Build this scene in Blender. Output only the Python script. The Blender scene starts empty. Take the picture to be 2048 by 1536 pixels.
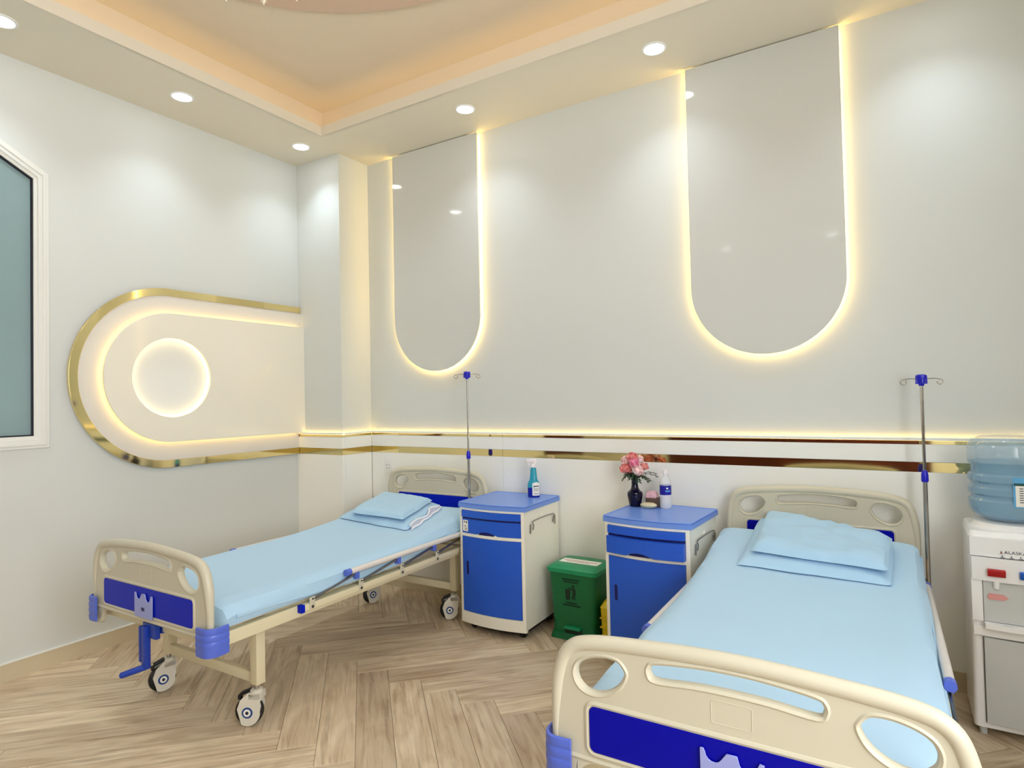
import bpy, bmesh, math, random
from mathutils import Vector, Matrix, noise
random.seed(7)
scene = bpy.context.scene
COL = scene.collection
PI = math.pi

# ------------------------------------------------------------------ camera
F_PX = 1215.06
cam_d = bpy.data.cameras.new('camera'); cam = bpy.data.objects.new('camera', cam_d); COL.objects.link(cam)
cam_d.sensor_fit = 'HORIZONTAL'; cam_d.sensor_width = 36.0; cam_d.lens = 36.0 * F_PX / 2048.0
cam_d.clip_start = 0.02
rt = Vector((0.8551454549256372, 0.5179403015439622, -0.021542863239933853))
up = Vector((0.03042360458517774, -0.00865838036973915, 0.9994995631632078))
fw = Vector((-0.5174945943718348, 0.8553729458463849, 0.02316178555310102))
m = Matrix((rt, up, -fw)).transposed().to_4x4(); m.translation = Vector((3.8247, -3.4524, 1.3750))
cam.matrix_world = m
scene.camera = cam

# ------------------------------------------------------------------ world, exposure
w = bpy.data.worlds.new('world'); scene.world = w; w.use_nodes = True
w.node_tree.nodes['Background'].inputs[0].default_value = (0.97, 0.98, 1.0, 1)
w.node_tree.nodes['Background'].inputs[1].default_value = 7.4      # fill daylight entering by the added side window
vs = scene.view_settings
vs.view_transform = 'Standard'; vs.look = 'None'; vs.gamma = 1.0; vs.use_curve_mapping = False
vs.exposure = 0.50
scene.cycles.max_bounces = 10; scene.cycles.diffuse_bounces = 7; scene.cycles.glossy_bounces = 5
scene.cycles.transmission_bounces = 8; scene.cycles.caustics_reflective = False; scene.cycles.caustics_refractive = False
scene.cycles.sample_clamp_indirect = 6.0

SPOT_W = 14.5          # each ceiling downlight
SPOT_COL = (0.78, 0.90, 1.0)
SPOT_DEG = 112
DISC_E = 14.0          # downlight diffuser
LED_COL = (1.0, 0.66, 0.19)
LED_U = 19.0           # strips behind the arched panels
LED_RAIL = 8.5        # strip in the top of the wainscot
LED_OVAL = 5.0
LED_DISC = 7.0
LED_COVE = 3.2
CHANDELIER_W = 16.0    # bulbs of the chandelier above the frame

# portal that guides sampling through the side window added for fill light
pl = bpy.data.lights.new('fill_window_portal', 'AREA'); pl.shape = 'RECTANGLE'; pl.size = 2.3; pl.size_y = 1.8; pl.cycles.is_portal = True
po = bpy.data.objects.new('fill_window_portal', pl); COL.objects.link(po); po.location = (5.10, -3.35, 1.75); po.rotation_euler = (0, math.radians(90), 0)

# ------------------------------------------------------------------ materials
def lin(c):
    return tuple(((x / 255.0) / 12.92 if x / 255.0 <= 0.04045 else ((x / 255.0 + 0.055) / 1.055) ** 2.4) for x in c)
def mat(name, rgb, rough=0.5, metal=0.0, spec=0.5, coat=0.0, emit=None, es=0.0, trans=0.0, ior=1.45, bump=0.0, bscale=200.0, var=0.0, vscale=3.0, alpha=1.0, sheen=0.0):
    mt = bpy.data.materials.new(name); mt.use_nodes = True
    nt = mt.node_tree; b = nt.nodes['Principled BSDF']
    c = lin(rgb) if max(rgb) > 1.0 else rgb
    b.inputs['Base Color'].default_value = (*c, 1)
    b.inputs['Roughness'].default_value = rough
    b.inputs['Metallic'].default_value = metal
    b.inputs['Specular IOR Level'].default_value = spec
    b.inputs['Coat Weight'].default_value = coat
    b.inputs['Coat Roughness'].default_value = 0.04
    b.inputs['Transmission Weight'].default_value = trans
    b.inputs['IOR'].default_value = ior
    b.inputs['Sheen Weight'].default_value = sheen
    b.inputs['Alpha'].default_value = alpha
    if emit:
        b.inputs['Emission Color'].default_value = (*emit, 1); b.inputs['Emission Strength'].default_value = es
    if var > 0:
        tc = nt.nodes.new('ShaderNodeTexCoord'); n = nt.nodes.new('ShaderNodeTexNoise'); n.inputs['Scale'].default_value = vscale; n.inputs['Detail'].default_value = 4
        r = nt.nodes.new('ShaderNodeValToRGB'); r.color_ramp.elements[0].position = 0.3; r.color_ramp.elements[1].position = 0.7
        r.color_ramp.elements[0].color = (*[x * (1 - var) for x in c], 1); r.color_ramp.elements[1].color = (*[min(1, x * (1 + var * 0.4)) for x in c], 1)
        nt.links.new(tc.outputs['Object'], n.inputs['Vector']); nt.links.new(n.outputs['Fac'], r.inputs['Fac']); nt.links.new(r.outputs['Color'], b.inputs['Base Color'])
    if bump > 0:
        tc = nt.nodes.new('ShaderNodeTexCoord'); n = nt.nodes.new('ShaderNodeTexNoise'); n.inputs['Scale'].default_value = bscale; n.inputs['Detail'].default_value = 3
        bp = nt.nodes.new('ShaderNodeBump'); bp.inputs['Strength'].default_value = bump; bp.inputs['Distance'].default_value = 0.002
        nt.links.new(tc.outputs['Object'], n.inputs['Vector']); nt.links.new(n.outputs['Fac'], bp.inputs['Height']); nt.links.new(bp.outputs['Normal'], b.inputs['Normal'])
    return mt
def led(name, col, s):
    mt = bpy.data.materials.new(name); mt.use_nodes = True; nt = mt.node_tree; nt.nodes.clear()
    o = nt.nodes.new('ShaderNodeOutputMaterial'); e = nt.nodes.new('ShaderNodeEmission')
    e.inputs[0].default_value = (*col, 1); e.inputs[1].default_value = s
    nt.links.new(e.outputs[0], o.inputs[0]); return mt

M = {}
M['wall'] = mat('wall_paint', (210, 213, 209), 0.55, var=0.02, vscale=1.3, bump=0.03, bscale=60)
M['ceiling'] = mat('ceiling_paint', (226, 219, 202), 0.6)
M['tray'] = mat('tray_ceiling_paint', (220, 205, 182), 0.6)
M['wains'] = mat('wainscot_lacquer', (238, 238, 232), 0.28)
M['gloss'] = mat('gloss_panel_acrylic', (205, 206, 200), 0.06, spec=0.5)
M['gloss_oval'] = mat('gloss_feature_panel', (236, 230, 214), 0.08)
M['gold'] = mat('mirror_gold', (0.86, 0.71, 0.34), 0.05, metal=1.0)
M['base'] = mat('skirting_vinyl', (203, 190, 160), 0.4)
M['white'] = mat('white_plastic', (232, 232, 228), 0.3)
M['ringwhite'] = mat('feature_ring_white', (218, 214, 206), 0.4)
M['trimwhite'] = mat('window_white', (226, 226, 220), 0.35)
M['gasket'] = mat('black_gasket', (14, 16, 30), 0.4)
M['frost'] = mat('frosted_blue_glass', (138, 162, 164), 0.22, spec=0.5, var=0.08, vscale=1.6)
M['clearglass'] = mat('clear_glass', (240, 248, 248), 0.02, alpha=0.06)
M['joint'] = mat('floor_joint', (70, 55, 40), 0.8)
M['medal'] = mat('medallion_plaster', (205, 178, 155), 0.5)
M['medal2'] = mat('medallion_inner', (160, 130, 105), 0.5)
M['crystal'] = mat('crystal_glass', (250, 240, 215), 0.03, trans=0.8, ior=1.5)
M['brass'] = mat('chandelier_brass', (0.75, 0.55, 0.25), 0.2, metal=1)
M['dark'] = mat('dark_mahogany', (72, 22, 14), 0.3, var=0.35, vscale=4)
M['abs'] = mat('cream_abs_plastic', (200, 194, 173), 0.32, spec=0.45)
M['frame'] = mat('cream_powder_steel', (218, 208, 176), 0.35, spec=0.45)
M['rail'] = mat('grey_white_tube', (215, 210, 205), 0.25)
M['blue'] = mat('deep_blue_inlay', (3, 5, 156), 0.25, spec=0.15)
M['blue2'] = mat('royal_blue_inlay', (5, 30, 182), 0.25, spec=0.15)
M['bumper'] = mat('periwinkle_plastic', (84, 106, 205), 0.35)
M['bumperin'] = mat('navy_plastic', (40, 48, 110), 0.4)
M['crank'] = mat('blue_crank_steel', (24, 58, 160), 0.3)
M['holder'] = mat('lilac_card_holder', (150, 158, 215), 0.3)
M['navy'] = mat('navy_spot', (14, 30, 90), 0.3)
M['tyre'] = mat('black_rubber', (18, 18, 20), 0.5)
M['housing'] = mat('grey_white_housing', (216, 212, 198), 0.3)
M['ringblue'] = mat('blue_ring_print', (22, 62, 130), 0.3)
M['sheet'] = mat('light_blue_cotton', (172, 205, 229), 0.85, spec=0.2, sheen=0.15, bump=0.12, bscale=900)
M['fold'] = mat('light_blue_bedding', (168, 203, 229), 0.85, spec=0.2, sheen=0.15, bump=0.12, bscale=700)
M['lining'] = mat('pale_lilac_lining', (240, 238, 246), 0.85)
M['chrome'] = mat('stainless_steel', (0.45, 0.43, 0.40), 0.18, metal=1)
M['steel'] = mat('dark_steel_bar', (0.22, 0.23, 0.27), 0.25, metal=1)
M['screw'] = mat('dark_screw', (70, 66, 58), 0.4, metal=0.3)
M['polblue'] = mat('blue_pole_clamp', (24, 22, 190), 0.3)
M['cabwhite'] = mat('cabinet_white_abs', (236, 234, 222), 0.35)
M['cabblue'] = mat('cabinet_blue_abs', (30, 88, 204), 0.28)
M['cabtop'] = mat('cabinet_top_blue_abs', (108, 146, 226), 0.3)
M['cabdark'] = mat('painted_shade_blue', (12, 18, 90), 0.5)  # dark blue painted as shade in the cabinet's gap, notch and slot
M['hook'] = mat('grey_hook_metal', (0.30, 0.30, 0.30), 0.3, metal=1)
M['green'] = mat('green_bin_plastic', (4, 98, 54), 0.36, var=0.12, vscale=8)
M['greenlid'] = mat('green_bin_lid', (20, 140, 92), 0.34, var=0.15, vscale=14)
M['greendark'] = mat('bin_print', (10, 38, 20), 0.5)
M['paper'] = mat('white_paper', (238, 236, 226), 0.7)
M['ink'] = mat('grey_red_ink', (150, 105, 100), 0.7)
M['inkdark'] = mat('dark_ink', (30, 34, 60), 0.6)
M['yellow'] = mat('yellow_plastic', (212, 186, 20), 0.35)
M['disp'] = mat('dispenser_white_plastic', (236, 236, 236), 0.25)
M['dispgrey'] = mat('dispenser_recess_grey', (196, 199, 198), 0.35)
M['red'] = mat('red_tap', (170, 20, 28), 0.2)
M['tapblue'] = mat('blue_tap', (18, 90, 190), 0.2)
M['pinkarrow'] = mat('pink_print', (215, 150, 145), 0.5)
M['skyblue'] = mat('label_sky', (90, 165, 215), 0.5)
M['labelgreen'] = mat('label_green', (18, 75, 70), 0.5)
M['waterjug'] = mat('blue_polycarbonate', (168, 200, 218), 0.08, alpha=0.42, coat=1.0)
M['water'] = mat('blue_water', (96, 170, 212), 0.1, alpha=0.50)
M['pet'] = mat('clear_pet', (236, 238, 242), 0.05, alpha=0.35, coat=0.6)
M['labelblue'] = mat('royal_blue_label', (24, 20, 150), 0.35)
M['capwhite'] = mat('white_cap', (236, 228, 230), 0.35)
M['spraytop'] = mat('teal_liquid', (60, 180, 205), 0.08, trans=0.35, ior=1.3)
M['spraylow'] = mat('ultramarine_liquid', (26, 40, 160), 0.1, trans=0.15, ior=1.3)
M['vase'] = mat('navy_black_glass', (10, 8, 38), 0.1)
M['leaf'] = mat('dark_green_leaf', (34, 62, 38), 0.55, var=0.4, vscale=40)
for nme, c in (('petal_pink', (240, 150, 180)), ('petal_salmon', (232, 140, 138)), ('petal_pale', (252, 216, 214)), ('petal_rose', (232, 156, 150))):
    M[nme] = mat(nme, c, 0.7, var=0.25, vscale=60)
M['soap'] = mat('cream_soap', (214, 204, 168), 0.45)
M['pinkwrap'] = mat('pink_wrapped_packet', (228, 182, 190), 0.45, var=0.2, vscale=50)
M['brownbox'] = mat('brown_packet', (92, 72, 62), 0.5)
M['led_disc'] = led('downlight_diffuser', (0.95, 0.98, 1.0), DISC_E)
M['led_u'] = led('led_warm_panel', LED_COL, LED_U)
M['led_rail'] = led('led_warm_rail', LED_COL, LED_RAIL)
M['led_oval'] = led('led_warm_oval', LED_COL, LED_OVAL)
M['led_circle'] = led('led_warm_circle', (1.0, 0.78, 0.36), LED_DISC)
M['led_cove'] = led('led_warm_cove', (1.0, 0.79, 0.42), LED_COVE)
M['bulb'] = led('chandelier_bulb', (1.0, 0.92, 0.78), 12.0)

def floor_mat():
    mt = bpy.data.materials.new('oak_plank'); mt.use_nodes = True; nt = mt.node_tree; b = nt.nodes['Principled BSDF']; L = nt.links.new
    N = nt.nodes.new
    tc = N('ShaderNodeTexCoord'); oi = N('ShaderNodeObjectInfo')
    off = N('ShaderNodeVectorMath'); off.operation = 'MULTIPLY_ADD'
    comb = N('ShaderNodeCombineXYZ')
    mul = N('ShaderNodeMath'); mul.operation = 'MULTIPLY'; mul.inputs[1].default_value = 37.0
    L(oi.outputs['Random'], mul.inputs[0]); L(mul.outputs[0], comb.inputs[0]); L(mul.outputs[0], comb.inputs[1]); L(oi.outputs['Random'], comb.inputs[2])
    add = N('ShaderNodeVectorMath'); add.operation = 'ADD'; L(tc.outputs['Object'], add.inputs[0]); L(comb.outputs[0], add.inputs[1])
    mp = N('ShaderNodeMapping'); mp.inputs['Scale'].default_value = (1.1, 22.0, 1.0); L(add.outputs[0], mp.inputs['Vector'])
    n1 = N('ShaderNodeTexNoise'); n1.inputs['Scale'].default_value = 2.2; n1.inputs['Detail'].default_value = 7; n1.inputs['Roughness'].default_value = 0.62; n1.inputs['Distortion'].default_value = 0.5
    L(mp.outputs[0], n1.inputs['Vector'])
    mp2 = N('ShaderNodeMapping'); mp2.inputs['Scale'].default_value = (2.4, 9.0, 1.0); L(add.outputs[0], mp2.inputs['Vector'])
    n2 = N('ShaderNodeTexNoise'); n2.inputs['Scale'].default_value = 1.3; n2.inputs['Detail'].default_value = 3; n2.inputs['Distortion'].default_value = 1.4
    L(mp2.outputs[0], n2.inputs['Vector'])
    r1 = N('ShaderNodeValToRGB'); e = r1.color_ramp.elements; e[0].position = 0.30; e[0].color = (*lin((124, 100, 74)), 1); e[1].position = 0.68; e[1].color = (*lin((226, 210, 184)), 1)
    k = r1.color_ramp.elements.new(0.48); k.color = (*lin((204, 184, 156)), 1)
    L(n1.outputs['Fac'], r1.inputs['Fac'])
    r2 = N('ShaderNodeValToRGB'); e = r2.color_ramp.elements; e[0].position = 0.35; e[0].color = (*lin((178, 154, 126)), 1); e[1].position = 0.65; e[1].color = (*lin((224, 210, 184)), 1)
    L(n2.outputs['Fac'], r2.inputs['Fac'])
    mx = N('ShaderNodeMixRGB'); mx.inputs[0].default_value = 0.45; L(r1.outputs[0], mx.inputs[1]); L(r2.outputs[0], mx.inputs[2])
    r3 = N('ShaderNodeValToRGB'); e = r3.color_ramp.elements; e[0].color = (0.80, 0.77, 0.74, 1); e[1].color = (1.12, 1.12, 1.10, 1); L(oi.outputs['Random'], r3.inputs['Fac'])
    m2 = N('ShaderNodeMixRGB'); m2.blend_type = 'MULTIPLY'; m2.inputs[0].default_value = 1.0; L(mx.outputs[0], m2.inputs[1]); L(r3.outputs[0], m2.inputs[2])
    L(m2.outputs[0], b.inputs['Base Color'])
    b.inputs['Roughness'].default_value = 0.42; b.inputs['Specular IOR Level'].default_value = 0.35
    bp = N('ShaderNodeBump'); bp.inputs['Strength'].default_value = 0.15; bp.inputs['Distance'].default_value = 0.002; L(n1.outputs['Fac'], bp.inputs['Height']); L(bp.outputs[0], b.inputs['Normal'])
    return mt
M['oak'] = floor_mat()

# ------------------------------------------------------------------ geometry helpers
class G:
    def __init__(s): s.b = bmesh.new()
    def box(s, c, d, rot=None, bev=0.0, seg=2, taper=None):
        r = bmesh.ops.create_cube(s.b, size=1.0); vs_ = r['verts']
        for v in vs_:
            v.co = Vector((v.co.x * d[0], v.co.y * d[1], v.co.z * d[2]))
            if taper and v.co.z < 0: v.co.x *= taper[0]; v.co.y *= taper[1]
        if bev > 0:
            es = list({e for v in vs_ for e in v.link_edges})
            o = bmesh.ops.bevel(s.b, geom=es, offset=bev, segments=seg, profile=0.6, affect='EDGES', clamp_overlap=True)
            vs_ = list({v for f in o['faces'] for v in f.verts} | {v for v in vs_ if v.is_valid})
            # collect every vertex of this island
            seen = set(vs_); st = list(vs_)
            while st:
                v = st.pop()
                for e in v.link_edges:
                    q = e.other_vert(v)
                    if q not in seen: seen.add(q); st.append(q)
            vs_ = list(seen)
        mt = Matrix.Translation(Vector(c)) @ (rot.to_4x4() if rot is not None else Matrix.Identity(4))
        for v in vs_: v.co = mt @ v.co
        return s
    def b2(s, x0, x1, y0, y1, z0, z1, bev=0.0, seg=2):
        return s.box(((x0 + x1) / 2, (y0 + y1) / 2, (z0 + z1) / 2), (x1 - x0, y1 - y0, z1 - z0), bev=bev, seg=seg)
    def lathe(s, prof, c=(0, 0, 0), seg=28, axis='Z', cap=True, sx=1.0, sy=1.0):
        rings = []
        for r, z in prof:
            ring = []
            for i in range(seg):
                a = 2 * PI * i / seg; x = r * math.cos(a) * sx; y = r * math.sin(a) * sy
                p = (x, y, z) if axis == 'Z' else ((x, z, y) if axis == 'Y' else (z, x, y))
                ring.append(s.b.verts.new((p[0] + c[0], p[1] + c[1], p[2] + c[2])))
            rings.append(ring)
        for a, b_ in zip(rings, rings[1:]):
            for i in range(seg):
                j = (i + 1) % seg
                try: s.b.faces.new((a[i], a[j], b_[j], b_[i]))
                except ValueError: pass
        if cap:
            try: s.b.faces.new(rings[0][::-1]); s.b.faces.new(rings[-1])
            except ValueError: pass
        return s
    def tube(s, pts, r, seg=10, closed=False, flat=1.0, caps=True):
        pts = [Vector(p) for p in pts]; n = len(pts); rings = []
        prev = None
        for i, p in enumerate(pts):
            if closed: t = (pts[(i + 1) % n] - pts[i - 1]).normalized()
            else: t = (pts[min(i + 1, n - 1)] - pts[max(i - 1, 0)]).normalized()
            if prev is None:
                u = Vector((0, 1, 0)) if abs(t.y) < 0.9 else Vector((1, 0, 0))
                u = (u - t * u.dot(t)).normalized()
            else: u = (prev - t * prev.dot(t)).normalized()
            prev = u; w_ = t.cross(u); rr = r[i] if isinstance(r, (list, tuple)) else r
            rings.append([s.b.verts.new(p + (u * math.cos(2 * PI * k / seg) * flat + w_ * math.sin(2 * PI * k / seg)) * rr) for k in range(seg)])
        m_ = n if closed else n - 1
        for i in range(m_):
            a = rings[i]; c = rings[(i + 1) % n]
            for k in range(seg):
                l = (k + 1) % seg; s.b.faces.new((a[k], a[l], c[l], c[k]))
        if caps and not closed: s.b.faces.new(rings[0][::-1]); s.b.faces.new(rings[-1])
        return s
    def prism(s, poly, t0, t1, axis='Z', off=(0, 0, 0)):
        def P(p, t):
            q = {'Z': (p[0], p[1], t), 'Y': (p[0], t, p[1]), 'X': (t, p[0], p[1])}[axis]
            return (q[0] + off[0], q[1] + off[1], q[2] + off[2])
        a = [s.b.verts.new(P(p, t0)) for p in poly]; c = [s.b.verts.new(P(p, t1)) for p in poly]
        n = len(poly); s.b.faces.new(a[::-1]); s.b.faces.new(c)
        for i in range(n): s.b.faces.new((a[i], a[(i + 1) % n], c[(i + 1) % n], c[i]))
        return s
    def quadstrip(s, A, B):
        a = [s.b.verts.new(p) for p in A]; c = [s.b.verts.new(p) for p in B]
        for i in range(len(a) - 1): s.b.faces.new((a[i], a[i + 1], c[i + 1], c[i]))
        return s
    def me(s, name, smooth=True, angle=0.6):
        bmesh.ops.recalc_face_normals(s.b, faces=s.b.faces)
        if smooth:
            for f in s.b.faces: f.smooth = True
            for e in s.b.edges:
                if len(e.link_faces) == 2 and e.calc_face_angle(0) > angle: e.smooth = False
        m_ = bpy.data.meshes.new(name); s.b.to_mesh(m_); s.b.free(); return m_
    def ob(s, name, mt, parent=None, smooth=True, **kw):
        return link(name, s.me(name, smooth), mt, parent, **kw)
def link(name, me, mt, parent=None, label=None, cat=None, group=None, kind=None, loc=None):
    if mt is not None:
        me.materials.clear(); me.materials.append(M[mt] if isinstance(mt, str) else mt)
    o = bpy.data.objects.new(name, me); COL.objects.link(o)
    if parent: o.parent = parent
    if loc: o.location = loc
    tag(o, label, cat, group, kind); return o
def tag(o, label=None, cat=None, group=None, kind=None):
    if label: o['label'] = label
    if cat: o['category'] = cat
    if group: o['group'] = group
    if kind: o['kind'] = kind
    return o
def empty(name, loc=(0, 0, 0), rz=0.0, **kw):
    o = bpy.data.objects.new(name, None); COL.objects.link(o); o.location = loc; o.rotation_euler = (0, 0, rz); o.empty_display_size = 0.1
    return tag(o, **kw)
def copy_tree(o, parent=None):
    c = o.copy(); COL.objects.link(c); c.parent = parent
    for ch in list(o.children): copy_tree(ch, c)
    return c
def plate(name, outline, holes, half, bevel=0.0, axis='Y'):
    """flat plate with holes from 2-D curves; local (u,v) -> axis plane"""
    cu = bpy.data.curves.new(name, 'CURVE'); cu.dimensions = '2D'; cu.fill_mode = 'BOTH'; cu.extrude = max(half - bevel, 0.0001); cu.bevel_depth = bevel; cu.bevel_resolution = 1; cu.offset = -bevel
    for poly in [outline] + list(holes):
        sp = cu.splines.new('POLY'); sp.points.add(len(poly) - 1); sp.use_cyclic_u = True
        for p, q in zip(sp.points, poly): p.co = (q[0], q[1], 0, 1)
    o = bpy.data.objects.new(name, cu); COL.objects.link(o)
    dg = bpy.context.evaluated_depsgraph_get(); me = bpy.data.meshes.new_from_object(o.evaluated_get(dg), depsgraph=dg)
    bpy.data.objects.remove(o); bpy.data.curves.remove(cu)
    for v in me.vertices:
        x, y, z = v.co
        v.co = (x, z, y) if axis == 'Y' else ((z, x, y) if axis == 'X' else (x, y, z))
    b = bmesh.new(); b.from_mesh(me); bmesh.ops.remove_doubles(b, verts=b.verts, dist=1e-5); bmesh.ops.recalc_face_normals(b, faces=b.faces); b.to_mesh(me); b.free()
    me.name = name
    return me
def arc(cx, cy, r, a0, a1, n, ry=None):
    ry = r if ry is None else ry
    return [(cx + r * math.cos(math.radians(a0 + (a1 - a0) * i / n)), cy + ry * math.sin(math.radians(a0 + (a1 - a0) * i / n))) for i in range(n + 1)]
def rrect(x0, x1, y0, y1, r, n=5):
    return arc(x1 - r, y1 - r, r, 0, 90, n) + arc(x0 + r, y1 - r, r, 90, 180, n) + arc(x0 + r, y0 + r, r, 180, 270, n) + arc(x1 - r, y0 + r, r, 270, 360, n)
def smooth_closed(pts, k=6):
    n = len(pts); out = []
    for i in range(n):
        p0, p1, p2, p3 = [Vector((*pts[(i + j) % n], 0)) for j in (-1, 0, 1, 2)]
        for s_ in range(k):
            t = s_ / k
            q = 0.5 * ((2 * p1) + (-p0 + p2) * t + (2 * p0 - 5 * p1 + 4 * p2 - p3) * t * t + (-p0 + 3 * p1 - 3 * p2 + p3) * t ** 3)
            out.append((q.x, q.y))
    return out
def smooth_open(pts, k=6):
    P_ = [pts[0]] + list(pts) + [pts[-1]]; out = []
    for i in range(1, len(P_) - 2):
        p0, p1, p2, p3 = [Vector(P_[i + j]) for j in (-1, 0, 1, 2)]
        for s_ in range(k):
            t = s_ / k
            out.append(tuple(0.5 * ((2 * p1) + (-p0 + p2) * t + (2 * p0 - 5 * p1 + 4 * p2 - p3) * t * t + (-p0 + 3 * p1 - 3 * p2 + p3) * t ** 3)))
    out.append(tuple(pts[-1])); return out
def text_mesh(body, size, ext=0.0004):
    cu = bpy.data.curves.new('text', 'FONT'); cu.body = body; cu.size = size; cu.extrude = ext; cu.align_x = 'LEFT'
    o = bpy.data.objects.new('text', cu); COL.objects.link(o)
    dg = bpy.context.evaluated_depsgraph_get(); me = bpy.data.meshes.new_from_object(o.evaluated_get(dg), depsgraph=dg)
    bpy.data.objects.remove(o); bpy.data.curves.remove(cu); return me

# ------------------------------------------------------------------ room constants
RX, RY, H = 5.0, -4.93, 3.209
PD, PW = 0.297, 0.460          # pillar depth, width
WT = 0.028                     # wainscot thickness
HR = 1.149                     # wainscot top
# ------------------------------------------------------------------ floor with herringbone planks
fl = G().b2(-0.1, RX + 0.1, RY - 0.1, 0.1, -0.06, -0.004).ob('floor', 'joint', smooth=False, kind='structure')
W_, L_ = 0.1524, 0.9144
O_ = (2.3816, -0.5714); r2 = math.sqrt(0.5)
dX = (-r2, -r2); dY = (-r2, r2)       # local pattern axes in the room
def clip(poly, x0, x1, y0, y1):
    def cl(ps, f, inter):
        out = []
        for i in range(len(ps)):
            a, b_ = ps[i], ps[(i + 1) % len(ps)]
            fa, fb = f(a), f(b_)
            if fa: out.append(a)
            if fa != fb: out.append(inter(a, b_))
        return out
    def ix(v): return lambda a, b_: (v, a[1] + (b_[1] - a[1]) * (v - a[0]) / (b_[0] - a[0]))
    def iy(v): return lambda a, b_: (a[0] + (b_[0] - a[0]) * (v - a[1]) / (b_[1] - a[1]), v)
    for f, it in ((lambda p: p[0] >= x0, ix(x0)), (lambda p: p[0] <= x1, ix(x1)), (lambda p: p[1] >= y0, iy(y0)), (lambda p: p[1] <= y1, iy(y1))):
        if poly: poly = cl(poly, f, it)
    return poly
def plank_mesh(poly):
    b = bmesh.new(); g = 0.0006; c = Vector((sum(p[0] for p in poly) / len(poly), sum(p[1] for p in poly) / len(poly)))
    def inset(d):
        out = []
        n = len(poly)
        for i in range(n):
            p0, p1, p2 = Vector(poly[i - 1]), Vector(poly[i]), Vector(poly[(i + 1) % n])
            e1 = (p1 - p0).normalized(); e2 = (p2 - p1).normalized()
            n1 = Vector((-e1.y, e1.x)); n2 = Vector((-e2.y, e2.x)); s_ = n1 + n2
            if s_.length < 1e-6: out.append(p1 + n1 * d); continue
            s_.normalize(); out.append(p1 + s_ * d / max(0.35, s_.dot(n1)))
        return out
    A = [b.verts.new((p.x, p.y, -0.004)) for p in inset(g)]
    Bv = [b.verts.new((p.x, p.y, -0.0012)) for p in inset(g)]
    Cv = [b.verts.new((p.x, p.y, 0.0)) for p in inset(g + 0.0012)]
    n = len(poly)
    for R0, R1 in ((A, Bv), (Bv, Cv)):
        for i in range(n): b.faces.new((R0[i], R0[(i + 1) % n], R1[(i + 1) % n], R1[i]))
    b.faces.new(Cv)
    me = bpy.data.meshes.new('plank'); b.to_mesh(me); b.free(); me.materials.append(M['oak']); return me
full = plank_mesh([(-L_ / 2, -W_ / 2), (L_ / 2, -W_ / 2), (L_ / 2, W_ / 2), (-L_ / 2, W_ / 2)])
def to_room(X, Y): return (O_[0] + X * dX[0] + Y * dY[0], O_[1] + X * dX[1] + Y * dY[1])
def area(p): return abs(sum(p[i][0] * p[(i + 1) % len(p)][1] - p[(i + 1) % len(p)][0] * p[i][1] for i in range(len(p)))) / 2
for mm in range(-7, 8):
    for k in range(-60, 61):
        ox, oy = k * W_ + mm * L_, k * W_ - mm * L_
        for (x0, x1, y0, y1, horiz) in ((ox, ox + L_, oy, oy + W_, True), (ox + L_, ox + L_ + W_, oy + W_ - L_, oy + W_, False)):
            cs = [to_room(x0, y0), to_room(x1, y0), to_room(x1, y1), to_room(x0, y1)]
            cx = sum(p[0] for p in cs) / 4; cy = sum(p[1] for p in cs) / 4
            if not (-0.6 < cx < RX + 0.6 and RY - 0.6 < cy < 0.6): continue
            # limit to what the room can show around the camera
            cl = clip(cs, 0.0, RX, RY, 0.0)
            if len(cl) < 3 or area(cl) < 0.0006: continue
            ang = math.atan2(dX[1], dX[0]) if horiz else math.atan2(dY[1], dY[0])
            if abs(area(cl) - L_ * W_) < 1e-5:
                o = bpy.data.objects.new('plank', full)
            else:
                ca, sa = math.cos(-ang), math.sin(-ang)
                lp = [((p[0] - cx) * ca - (p[1] - cy) * sa, (p[0] - cx) * sa + (p[1] - cy) * ca) for p in cl]
                q = []
                for p in lp:
                    if not q or (Vector(p) - Vector(q[-1])).length > 1e-4: q.append(p)
                if (Vector(q[0]) - Vector(q[-1])).length < 1e-4: q.pop()
                if len(q) < 3: continue
                if sum(q[i][0] * q[(i + 1) % len(q)][1] - q[(i + 1) % len(q)][0] * q[i][1] for i in range(len(q))) < 0: q.reverse()
                o = bpy.data.objects.new('plank', plank_mesh(q))
            COL.objects.link(o); o.parent = fl; o.location = (cx, cy, 0); o.rotation_euler = (0, 0, ang)

# ------------------------------------------------------------------ walls
# window outline on the left wall (y, z)
WIN = [(-1.945, 1.163), (-1.945, 2.641), (-2.36, 2.878), (-2.95, 2.878), (-3.365, 2.641), (-3.365, 1.163)]
me = plate('wall_left', [(0.0, -0.1), (0.0, H + 0.4), (RY - 0.1, H + 0.4), (RY - 0.1, -0.1)], [WIN], 0.06, 0, 'X')
link('wall_left', me, 'wall', kind='structure', loc=(-0.06, 0, 0))
g = G(); g.b2(-0.12, RX + 0.12, 0, 0.12, -0.1, H + 0.4); g.b2(0.0, PW, -PD, 0.001, -0.05, H + 0.001)
g.ob('wall_back', 'wall', smooth=False, kind='structure')
WY0, WY1, WZ0, WZ1 = -4.5, -2.2, 0.85, 2.65
link('wall_right', plate('wall_right', [(0.0, -0.1), (0.0, H + 0.4), (RY - 0.1, H + 0.4), (RY - 0.1, -0.1)], [[(WY0, WZ0), (WY0, WZ1), (WY1, WZ1), (WY1, WZ0)]], 0.06, 0, 'X'), 'wall', kind='structure', loc=(RX + 0.06, 0, 0))
w2 = empty('added_fill_window', (RX, (WY0 + WY1) / 2, WZ0), kind='structure')  # unseen window, added to brighten surfaces that face the camera
hy, hz = (WY1 - WY0) / 2, WZ1 - WZ0
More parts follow.
